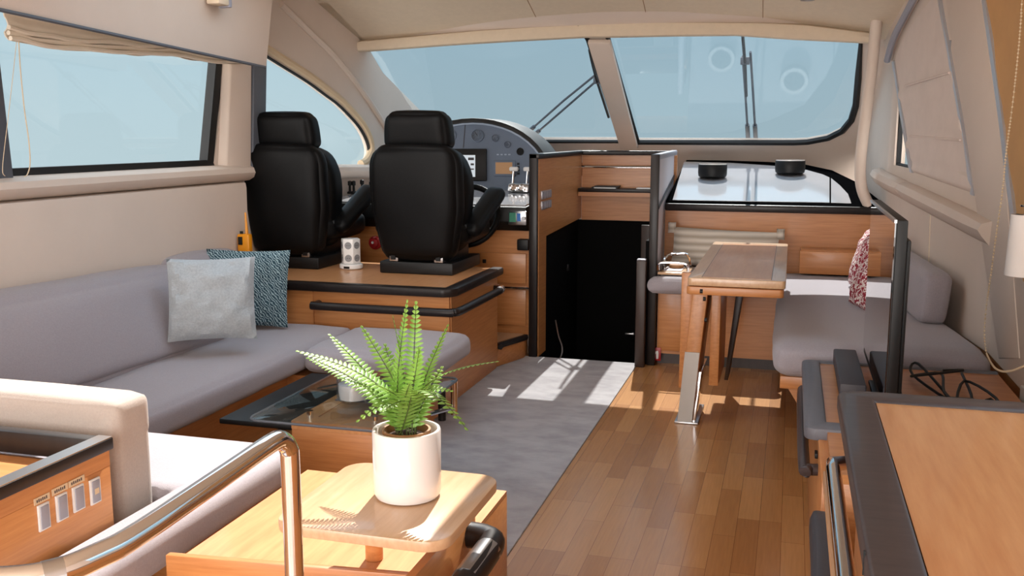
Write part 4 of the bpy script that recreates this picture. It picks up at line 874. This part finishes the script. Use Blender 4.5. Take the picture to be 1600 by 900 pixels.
def frond(base, tip, bow, n=26, wmax=.036, droop=0.0, twist=0.0):
    base, tip = Vector(base), Vector(tip); d = tip - base; L = d.length
    side = d.cross(V(0, 0, 1));
    if side.length < 1e-3: side = V(1, 0, 0)
    side.normalize(); upn = side.cross(d).normalized()
    side = (Matrix.Rotation(twist, 3, d.normalized()) @ side).normalized()
    P = []
    for i in range(n + 1):
        s = i / n; P.append(base + d * s + upn * bow * L * math.sin(math.pi * s ** .8) - V(0, 0, droop * L * s ** 3))
    b = B(); b.tube(P, [.0018 * (1 - .6 * i / n) for i in range(n + 1)], 5); st = b
    lf = bmesh.new()
    for i in range(2, n + 1):
        s = i / n; tdir = (P[min(i + 1, n)] - P[i - 1]).normalized(); nn = side.cross(tdir).normalized()
        wl = wmax * min(1, .45 + s * 2.2) * (1 - max(0, (s - .45) / .55) ** 1.6 * .86)
        for sg in (-1, 1):
            out = (side * sg + tdir * .32 + nn * .10).normalized(); ws = L / n * .43
            A = P[i] + tdir * ws * .15; curl = -nn * wl * .14
            pts = [A, A + out * wl * .18 - tdir * ws, A + out * wl * .62 - tdir * ws * .75 + curl * .4, A + out * wl + curl, A + out * wl * .62 + tdir * ws * .8 + curl * .4, A + out * wl * .18 + tdir * ws * 1.1]
            mid = [A + out * wl * .2 + nn * .0012, A + out * wl * .62 + nn * .001 + curl * .4]
            v = [lf.verts.new(p) for p in pts]; m_ = [lf.verts.new(p) for p in mid]
            for f in ((v[0], v[1], m_[0]), (v[1], v[2], m_[1], m_[0]), (v[2], v[3], m_[1]), (v[3], v[4], m_[1]), (v[4], v[5], m_[0], m_[1]), (v[5], v[0], m_[0])): lf.faces.new(f)
    me = bpy.data.meshes.new('t'); lf.to_mesh(me); lf.free(); lb = B(); lb.bm.from_mesh(me); bpy.data.meshes.remove(me)
    return st, lb
FB = PC + V(0, 0, PH)
def ftip(px, py, dy): return at(px, py, Y=PC.y + dy)
FR = [  # (tip pixel, depth, bow, droop, leaf width)
 (466, 549, -.05, .13, .02, .034), (482, 560, .03, .10, .03, .030), (516, 524, .05, .08, .0, .034), (566, 512, .06, .05, 0, .026),
 (636, 472, .02, .03, 0, .030), (650, 474, .05, .02, 0, .026), (614, 496, .0, .03, 0, .028), (655, 545, -.08, -.05, .02, .030),
 (699, 510, .02, .06, 0, .034), (776, 565, .0, .15, .05, .026), (728, 665, -.13, .30, .25, .030), (560, 655, -.10, .25, .2, .028),
 (548, 575, .10, .12, 0, .028), (690, 575, .10, .10, 0, .028), (602, 540, .08, .05, 0, .028), (640, 600, -.10, .1, .05, .026),
 (585, 600, -.09, .12, .05, .028), (705, 610, -.05, .2, .1, .026), (530, 590, -.02, .15, .05, .028), (672, 620, .1, .1, 0, .024), (622, 580, -.04, .05, 0, .028), (600, 640, -.12, .25, .15, .024)]
for k, (px, py, dy, bow, dr, wm) in enumerate(FR):
    tip = ftip(px, py, dy); a = 2.4 * k; base = FB + V(.022 * math.cos(a), .022 * math.sin(a), -.012)
    L = (tip - base).length
    st, lf = frond(base, tip + V(0, 0, dr * L), bow, n=max(14, int(L / .0105)), wmax=wm * 1.12, droop=dr, twist=random.uniform(-.35, .35))
    s_ = obj('frond', lf, 'fern_leaf', t2, sharp=60); obj('frond_stem', st, 'fern_stem', s_)

# ------------------------------------------------------------------ chrome rail in the foreground
rp = [V(-.70, 1.40, .28), V(-.70, 1.40, .6), V(-.70, 1.40, .84), V(-.70, 1.395, .874), V(-.70, 1.375, .894), V(-.70, 1.34, .90), V(-.70, 1.2, .893), V(-.70, 1.0, .884), V(-.708, .94, .882), V(-.73, .885, .88), V(-.78, .85, .88), V(-.87, .83, .88), V(-1.2, .81, .88)]
off = at(440, 683, Z=.9) - V(-.70, 1.375, .9); off.z = 0
rp = [p + V(off.x, off.y - .0, 0) for p in rp]
t = thing('hand_rail', 'polished chrome hand rail in the left foreground beside the side table', 'hand rail', rp[0])
b = B(); b.tube(catmull(rp, 6), .0165, 16); obj('tube', b, 'chrome', t)
b = B(); b.cyl(rp[0] - V(0, 0, .28), .0165, .28, 16); obj('post_foot', b, 'chrome', t)
b = B(); b.lathe(rp[9] , [(.0175, -.012), (.0175, .012)], 16, rp[10] - rp[8]); obj('joint_sleeve', b, 'steel', t)

# ------------------------------------------------------------------ wooden cabinet at the lower left with switches
t = thing('corner_cabinet', 'wooden corner cabinet with black rim and recessed top in front of the sofa arm', 'cabinet', (-1.9, 1.75, 0))
CZT = .62
b = B(); b.box(-2.3, -1.68, 1.2, 2.02, .005, CZT - .075, r=.002); b.box(-1.70, -1.68, 1.2, 2.02, CZT - .075, CZT - .03); obj('body', b, 'wood_y', t)
b = B()
b.box(-1.715, -1.672, 1.2, 2.03, CZT - .032, CZT, r=.004); b.box(-2.3, -1.715, 1.99, 2.03, CZT - .06, CZT, r=.004)
obj('rim', b, 'wenge', t)
b = B(); b.box(-1.716, -1.674, 1.21, 2.028, CZT + .0002, CZT + .002); obj('rim_polish', b, 'steel', t)
b = B(); b.box(-2.3, -1.72, 1.2, 1.985, CZT - .075, CZT - .065); obj('recessed_top', b, 'wood_x', t)
for k, (px, py, wpx, hpx) in enumerate(((68, 807, 18, 42), (96, 792, 18, 42), (122, 778, 18, 40), (148, 767, 16, 40))):
    c = at(px, py, X=-1.678); cw_ = at(px + wpx / 2, py, X=-1.678).y - at(px - wpx / 2, py, X=-1.678).y; ch_ = at(px, py - hpx / 2, X=-1.678).z - at(px, py + hpx / 2, X=-1.678).z
    s_ = thing('rocker_switch', ['leftmost of four grey switches on the corner cabinet side', 'second from left of four grey switches on the corner cabinet side', 'third from left of four grey switches on the corner cabinet side', 'rightmost of four switches on the corner cabinet side, with small pale square'][k], 'switch', c, 'cabinet switches')
    b = B(); b.box(-1.6795, -1.674, c.y - cw_ / 2, c.y + cw_ / 2, c.z - ch_ / 2, c.z + ch_ / 2, r=.001); obj('frame', b, 'white_plastic', s_)
    b = B(); b.box(-1.675, -1.671, c.y - cw_ * .36, c.y + cw_ * .36, c.z - ch_ * .43, c.z + ch_ * .43, r=.001); obj('rocker', b, 'grey_cap', s_)
    if k < 3:
        b = B(); b.box(-1.6795, -1.678, c.y - cw_ * .7, c.y + cw_ * .7, c.z + ch_ * .55, c.z + ch_ * .8); lb = obj('name_strip', b, 'trim_cream', s_)
        b = B()
        for j in range(6): b.box(-1.6782, -1.6775, c.y + cw_ * (-.5 + .17 * j), c.y + cw_ * (-.40 + .17 * j), c.z + ch_ * .62, c.z + ch_ * (.72 + .02 * (j % 2)))
        obj('lettering', b, 'slate', lb)
    else:
        b = B(); b.box(-1.6712, -1.670, c.y - cw_ * .2, c.y + cw_ * .2, c.z - ch_ * .1, c.z + ch_ * .12); obj('pale_square', b, 'trim_cream', s_)

# ------------------------------------------------------------------ galley worktop at the lower right
GZ = .84
t = thing('galley_counter', 'wooden galley worktop with wide dark rim at the right foreground', 'counter', (.45, 1.3, 0))
g0, g1, g2, g3 = at(1309, 612, Z=GZ), at(1368, 625, Z=GZ), at(1456, 900, Z=GZ), at(1345, 900, Z=GZ)
GX = .118; GXi = g1.x; GY = 2.2; GYi = g1.y
b = B(); b.prism([(x, y, GZ - .04) for x, y in [(GX, .4)] + [(GXi, .4), (GXi, GYi), (.80, GYi), (.80, GY)] + [(GX + .03, GY), (GX, GY - .03)]], (0, 0, .04), .008); obj('rim', b, 'edge_charcoal', t)
b = B(); b.box(GXi + .001, .80, .4, GYi - .001, GZ - .04, GZ - .006); obj('worktop', b, 'wood_top', t)
b = B(); b.box(GX + .055, .80, .4, GY - .02, .005, GZ - .04); bd = obj('body', b, 'wood_y', t)
b = B(); b.tube([V(GX - .02, .42, GZ - .055), V(GX - .02, 1.80, GZ - .055), V(GX - .02, 1.84, GZ - .055), V(GX + .02, 1.86, GZ - .055)], .014, 10); hr_ = obj('hand_rail', b, 'chrome', t)
b = B(); b.box(GX - .035, GX - .02, .42, 1.86, GZ - .10, GZ - .078); obj('rail_backing', b, 'wood_pale', t)
b = B(); b.tube([V(GX - .0, 1.32, GZ - .0), V(GX - .0, 1.32, GZ - .035)], .002, 4); obj('rim_joint', b, 'rubber_black', t)
c = V(.45, 1.16, GZ - .004)
b = B()
for k in range(9):
    rr = .02 + k * .016; b.tube([c + V(rr * 1.3 * math.cos(2 * math.pi * j / 40), rr * math.sin(2 * math.pi * j / 40), .008 + .001 * math.sin(j * 2.6)) for j in range(40)], .0075, 5, closed=True)
tag(obj('woven_mat', b, 'wicker'), 'round woven mat at the near edge of the galley worktop', 'mat')

# ------------------------------------------------------------------ sideboard behind it, soundbar, television, cables
MZ = .50
t = thing('sideboard', 'wooden sideboard with rounded black rim and lower black bar beyond the galley worktop', 'sideboard', (.4, 3.2, 0))
b = B(); b.box(.115, .79, 2.62, 3.97, .005, MZ - .03, r=.003); bd = obj('body', b, 'wood_y', t)
b = B(); b.box(.14, .79, 2.62, 3.95, MZ - .03, MZ - .004); obj('top', b, 'wood_x', t)
b = B(); b.prism([(x, y, MZ - .035) for x, y in [(.072, 3.03)] + arc((.102, 3.93), .03, 180, 90, 5) + [(.79, 3.96), (.79, 3.93), (.14, 3.93), (.14, 3.09), (.79, 3.09), (.79, 3.02), (.10, 3.0), (.08, 3.01)]], (0, 0, .04), .008); obj('rim', b, 'rim_grey', t)
b = B(); b.tube(catmull([V(.13, 2.93, .40), V(.09, 2.92, .40), V(.075, 2.97, .40), V(.075, 3.8, .40), V(.09, 3.86, .40), V(.13, 3.86, .40)], 4), .018, 10); obj('lower_bar', b, 'edge_charcoal', t)
b = B(); b.box(.105, .114, 2.95, 2.99, .425, .44, r=.001); obj('latch', b, 'plastic_black', bd)
b = B(); b.box(.19, .275, 3.37, 3.94, MZ + .006, MZ + .06, r=.006); tag(obj('soundbar', b, 'pad_charcoal'), 'charcoal soundbar lying on the sideboard in front of the television', 'soundbar')
t = thing('television', 'thin black flat television seen edge on, reflecting the dinette', 'television', (.325, 3.5, MZ))
b = B(); b.box(.305, .336, 3.03, 3.97, .545, 1.15, r=.004); tv = obj('housing', b, 'plastic_black', t)
b = B(); b.box(.3005, .3055, 3.045, 3.955, .58, 1.14); obj('screen', b, 'screen_gloss', t)
b = B(); b.box(.297, .305, 3.03, 3.97, 1.141, 1.151); obj('top_bezel', b, 'steel', t)
b = B(); b.box(.336, .350, 3.05, 3.9, .56, 1.09, r=.006); obj('rear_cover', b, 'plastic_black', t)
b = B(); b.box(.30, .40, 3.32, 3.62, MZ + .0065, MZ + .02, r=.004); b.box(.325, .36, 3.42, 3.52, MZ + .02, .56); obj('stand', b, 'plastic_black', t)
for k, (seed, x, y) in enumerate(((3, .26, 3.5), (5, .50, 3.55), (9, .58, 3.35))):
    rg = random.Random(seed); pts = [V(x + rg.uniform(-.09, .12) + .02, y + rg.uniform(-.24, .3), MZ + .014 + rg.uniform(0, .045)) for _ in range(11)]
    if k == 0: pts = [V(.283 + rg.uniform(-.002, .012), y + rg.uniform(-.4, -.2), MZ + .014 + rg.uniform(0, .03)) for _ in range(7)]
    b = B(); b.tube(catmull(pts, 5), .005, 6); tag(obj('cable', b, 'rubber_black'), ['dark cable squeezed between soundbar and television stand', 'black tangled cable heap behind the television', 'black tangled cable nearest the wood panel behind the television'][k], 'cable')
b = B(); b.box(.50, .62, 3.3, 3.42, MZ + .006, MZ + .03, r=.004); tag(obj('adapter_box', b, 'plastic_black'), 'small black adapter box among the cables behind the television', 'adapter')
# stool in front of the sideboard
t = thing('bench_cushion', 'dark grey padded seat between galley and sideboard at the right edge of the floor', 'stool', (.10, 2.35, 0))
b = B(); b.cushion(.085, .165, 1.7, 2.55, .36, .425, r=.02, puff=.003, N=12, M=None); c_ = obj('pad', b, 'pad_charcoal', t)
b = B(); b.box(.10, .155, 1.75, 2.5, .005, .358, r=.004); obj('plinth', b, 'wood_y', t)
# ------------------------------------------------------------------ blinds, cords, lamps
# gathered roman blind over the port window
def drape(path, depth, n=44):
    rows = []
    for i in range(n + 1):
        s = i / n; rows.append(path(s))
    return rows
ctop = [at(x, y, X=-2.99) for x, y in [(8, 14), (110, 34), (220, 62), (330, 90), (384, 104)]]
def lerpl(L, s):
    k = min(len(L) - 2, int(s * (len(L) - 1))); f = s * (len(L) - 1) - k; return L[k] + (L[k + 1] - L[k]) * f
low = [(14, 63), (50, 70), (100, 79), (160, 81), (215, 87), (265, 86), (300, 94), (345, 99), (380, 100)]
clow = [at(x, y, X=-2.97) for x, y in low]
t = thing('roman_blind', 'cream roman blind gathered up along the top of the left window', 'blind', (-2.99, 3.9, 1.9))
rows = []
for i in range(61):
    s = i / 60; a = lerpl(ctop, s) + V(0, 0, .13); c = lerpl(clow, s); col = []
    for j in range(17):
        v = j / 16; p = a + (c - a) * v
        bulge = .018 * abs(math.sin(v * math.pi * 3.2 + .4)) * (.5 + v) + .006 * noise.noise(V(s * 16, v * 5, 0))
        col.append(V(-3.0 + bulge + .01 * v, p.y, p.z + .006 * noise.noise(V(s * 9, v * 3, 2))))
    rows.append(col)
b = B(); b.surf(rows, (-.006, 0, 0)); obj('cloth', b, 'blind_cream', t, sharp=80)
for k, (du, dz) in enumerate(((.0, .008), (-.008, .026), (-.004, .046))):
    b = B(); b.tube([lerpl(clow, i / 40) + V(.008 + du, 0, dz + .004 * math.sin(i * .7 + k)) for i in range(41)], .010, 6); obj('fold', b, 'blind_cream', t)
b = B(); b.tube(catmull([at(x, y, X=-2.965) for x, y in [(29, 62), (32, 110), (38, 170), (45, 220), (47, 255), (43, 272), (38, 276)]], 5), .0022, 6); tag(obj('blind_cord', b, 'cord_cream'), 'thin cream pull cord hanging at the left edge of the port window', 'cord')
b = B(); b.tube(catmull([at(x, y, X=-2.97) for x, y in [(26, 64), (20, 120), (12, 190), (6, 240), (4, 268), (8, 275)]], 5), .0012, 6); tag(obj('blind_cord', b, 'cord_cream'), 'fainter second pull cord nearest the left edge of the photo', 'cord')
# flat roman blind in the starboard window
t = thing('roman_blind', 'cream roman blind pulled down in the starboard window between two silver strips', 'blind', (.74, 5.2, 1.1))
def bcol(x_top, x_bot, ytop, ybot, n=34):
    col = []
    for j in range(n + 1):
        v = j / n; x = x_top + (x_bot - x_top) * v; y = ytop + (ybot - ytop) * v; col.append((x, y, v))
    return col
rows = []
for i in range(25):
    s = i / 24; tp_ = (1398 + (1466 - 1398) * s, 96 + (-14 - 96) * s ** .7); bt = (1424 + (1521 - 1424) * s, 268 + (302 - 268) * s)
    col = []
    for x, y, v in bcol(tp_[0], bt[0], tp_[1], bt[1]):
        p = hit(x, y, lambda p: p.x - XR(p.y) + .004)
        yy = y + (s - .5) * 30
        f = 0
        for y0_ in (135, 212): f += .012 * math.exp(-((yy - y0_) / 7) ** 2)
        f += .008 * math.sin(v * 60) * max(0, v - .82) * 5 + .004 * noise.noise(V(s * 3, v * 6, 1))
        col.append(p - V(f, 0, 0))
    rows.append(col)
b = B(); b.surf(rows, (.006, 0, 0)); obj('cloth', b, 'shade_cloth', t, sharp=80)
for y0_, y1_, xa, xb in ((134, 114, 1415, 1483), (212, 219, 1422, 1500)):
    b = B(); b.tube([hit(xa + (xb - xa) * k / 10, y0_ + (y1_ - y0_) * k / 10, lambda p: p.x - XR(p.y) + .013) for k in range(11)], .006, 6); obj('fold', b, 'shade_cloth', t)
# honey-coloured blind over the nearest starboard window
hb = []
for k in range(9):
    col = []
    for j in range(15):
        y = -40 + 480 * j / 14; x = 1540 + 52 * max(0, (y + 12)) / 414; p = hit(x + k * 22, y, lambda p: p.x - XR(p.y) + .012); col.append(p + V(-.004 * math.sin(j * 1.7), 0, 0))
    hb.append(col)
b = B(); b.surf(hb, (.004, 0, 0))
tag(obj('roller_blind', b, 'honey_cloth'), 'honey coloured blind at the right edge beside the silver strip', 'blind')
bp = [(1597, 0), (1593, 60), (1586, 130), (1580, 180), (1572, 240), (1566, 300), (1556, 370), (1548, 430), (1541, 480), (1538, 520), (1541, 550), (1552, 572), (1565, 580), (1582, 579), (1600, 572)]
bpt = catmull([hit(x, y, lambda p: p.x - .735) for x, y in bp], 12)
b = B(); L = 0; last = bpt[0]
for p in bpt:
    if (p - last).length >= .0105:
        bmesh.ops.create_icosphere(b.bm, subdivisions=1, radius=.0042, matrix=Matrix.Translation(p)); last = p
t = obj('bead_chain', b, 'cord_cream'); tag(t, 'cream bead chain looping down the starboard wall beside the lamp', 'bead chain')
b = B(); b.tube(bpt, .0012, 5); obj('chain_string', b, 'cord_cream', t)
# wall lamp with white shade
c0 = at(1590, 335, X=.70); c1 = at(1590, 436, X=.70); rr = .055; hx = .70 + .03
t = thing('wall_lamp', 'wall lamp with white cylinder shade and chrome fitting at the right edge', 'lamp', V(hx, c0.y, c1.z))
b = B(); b.lathe(V(hx, c0.y, c1.z), [(rr * .92, 0), (rr, .002), (rr * .88, c0.z - c1.z), (rr * .82, c0.z - c1.z), (rr * .9, .002)], 32); obj('lamp_shade', b, 'lamp_white', t)
b = B(); b.cyl((hx, c0.y, c0.z - .003), .036, .006, 20); b.cyl((hx - .0, c0.y, c0.z + .003), .012, .07, 12); b.cyl((hx, c0.y, c0.z + .025), .024, .006, 16); b.tube([V(hx, c0.y, c0.z + .07), V(hx + .0, c0.y, c0.z + .15), V(hx + .05, c0.y, c0.z + .17)], .009, 8); obj('fitting', b, 'chrome', t)
b = B(); b.cyl((.79, c0.y, c0.z + .17), .03, .012, 18, (-1, 0, 0)); obj('wall_plate', b, 'chrome', t)
# socket and white conduit on the starboard side
c = at(1532, 598, X=.805); b = B(); b.box(.80, .8135, c.y - .03, c.y + .03, c.z - .04, c.z + .04, r=.004)
s_ = tag(obj('wall_socket', b, 'plastic_black'), 'black wall socket on the wood panel behind the galley worktop', 'socket')
b = B(); b.box(.798, .8005, c.y - .018, c.y + .018, c.z - .026, c.z + .026, r=.001); obj('socket_insert', b, 'rubber_black', s_)
b = B(); b.box(.805, .86, 2.25, 3.65, .02, .53, r=.004)
struct('trim_26', b, 'white_plastic')
# speaker on the overhead box and ceiling light
c = at(333, 4, X=-2.64)
t = thing('overhead_speaker', 'small beige bracketed spotlight on the overhead box above the port window', 'spotlight', c)
b = B(); b.box(c.x + .0, c.x + .07, c.y - .06, c.y + .03, c.z - .015, c.z + .07, r=.01); obj('housing', b, 'headliner', t)
b = B(); b.box(c.x + .005, c.x + .065, c.y + .031, c.y + .06, c.z - .02, c.z + .06, r=.006); obj('lens_ring', b, 'grey_cap', t)
c = hit(1262, -1, lambda p: p.z - zc(p.x, min(p.y, 6.5)))
t = thing('ceiling_downlight', 'small recessed downlight in the ceiling above the dinette', 'ceiling light', c)
b = B(); b.lathe(c + V(0, 0, -.006), [(.03, 0), (.042, .001), (.045, .008), (.026, .008), (.03, 0)], 24, (0, -.3, 1)); obj('bezel', b, 'steel', t)
b = B(); b.cyl(c + V(0, 0, 0), .028, .003, 20, (0, -.3, 1)); obj('lens', b, 'dial', t)
# ------------------------------------------------------------------ wipers outside the windscreen
fO = lambda p: p.z - (WZ0 + (WY0 - p.y) * WS) - .075
def wiper(blade, arms, label):
    t = thing('windscreen_wiper', label, 'wiper', hit(*arms[0][-1], fO))
    P = [hit(x, y, fO) for x, y in blade]; b = B(); b.tube(catmull(P, 4), .011, 6); bl_ = obj('blade', b, 'rubber_black', t)
    b = B(); k = len(P) // 2; b.box(P[k].x - .03, P[k].x + .03, P[k].y - .02, P[k].y + .02, P[k].z - .005, P[k].z + .045, r=.004); obj('blade_clip', b, 'post_grey', bl_)
    for a in arms:
        Q = [hit(x, y, fO) + V(0, .02, .03) for x, y in a]; b = B(); b.tube(Q, .009, 6); s_ = obj('arm', b, 'post_grey', t)
        b = B(); d = (Q[-2] - Q[-1]).normalized(); b.tube([Q[-1] - d * .05, Q[-1] + d * .13], .017, 8); obj('arm_base', b, 'post_grey', s_)
wiper([(921, 78), (927, 105), (934, 130), (942, 155), (951, 183)], [[(931, 122), (880, 163), (822, 214)], [(934, 130), (890, 168), (830, 220)]], 'black windscreen wiper with twin arms sloping across the left pane')
wiper([(1160, 50), (1162, 75), (1164, 100), (1165, 125), (1166, 150)], [[(1160, 95), (1164, 150), (1168, 216)], [(1172, 88), (1176, 150), (1180, 216)]], 'black windscreen wiper standing upright on the right pane')
# dash shelf ahead of the helm hood, with two more black drums whose rims mirror in the glass
b = B(); b.prism([V(-2.98, 6.95, CZ(6.95) - .05), V(-1.56, 6.95, CZ(6.95) - .05), V(-1.56, 7.6, CZ(7.6) - .05), V(-2.98, 7.6, CZ(7.6) - .05)], (0, 0, .05)); tag(obj('dash_shelf', b, 'matte_black'), 'dark dash shelf under the left windscreen pane ahead of the instrument hood', 'shelf')
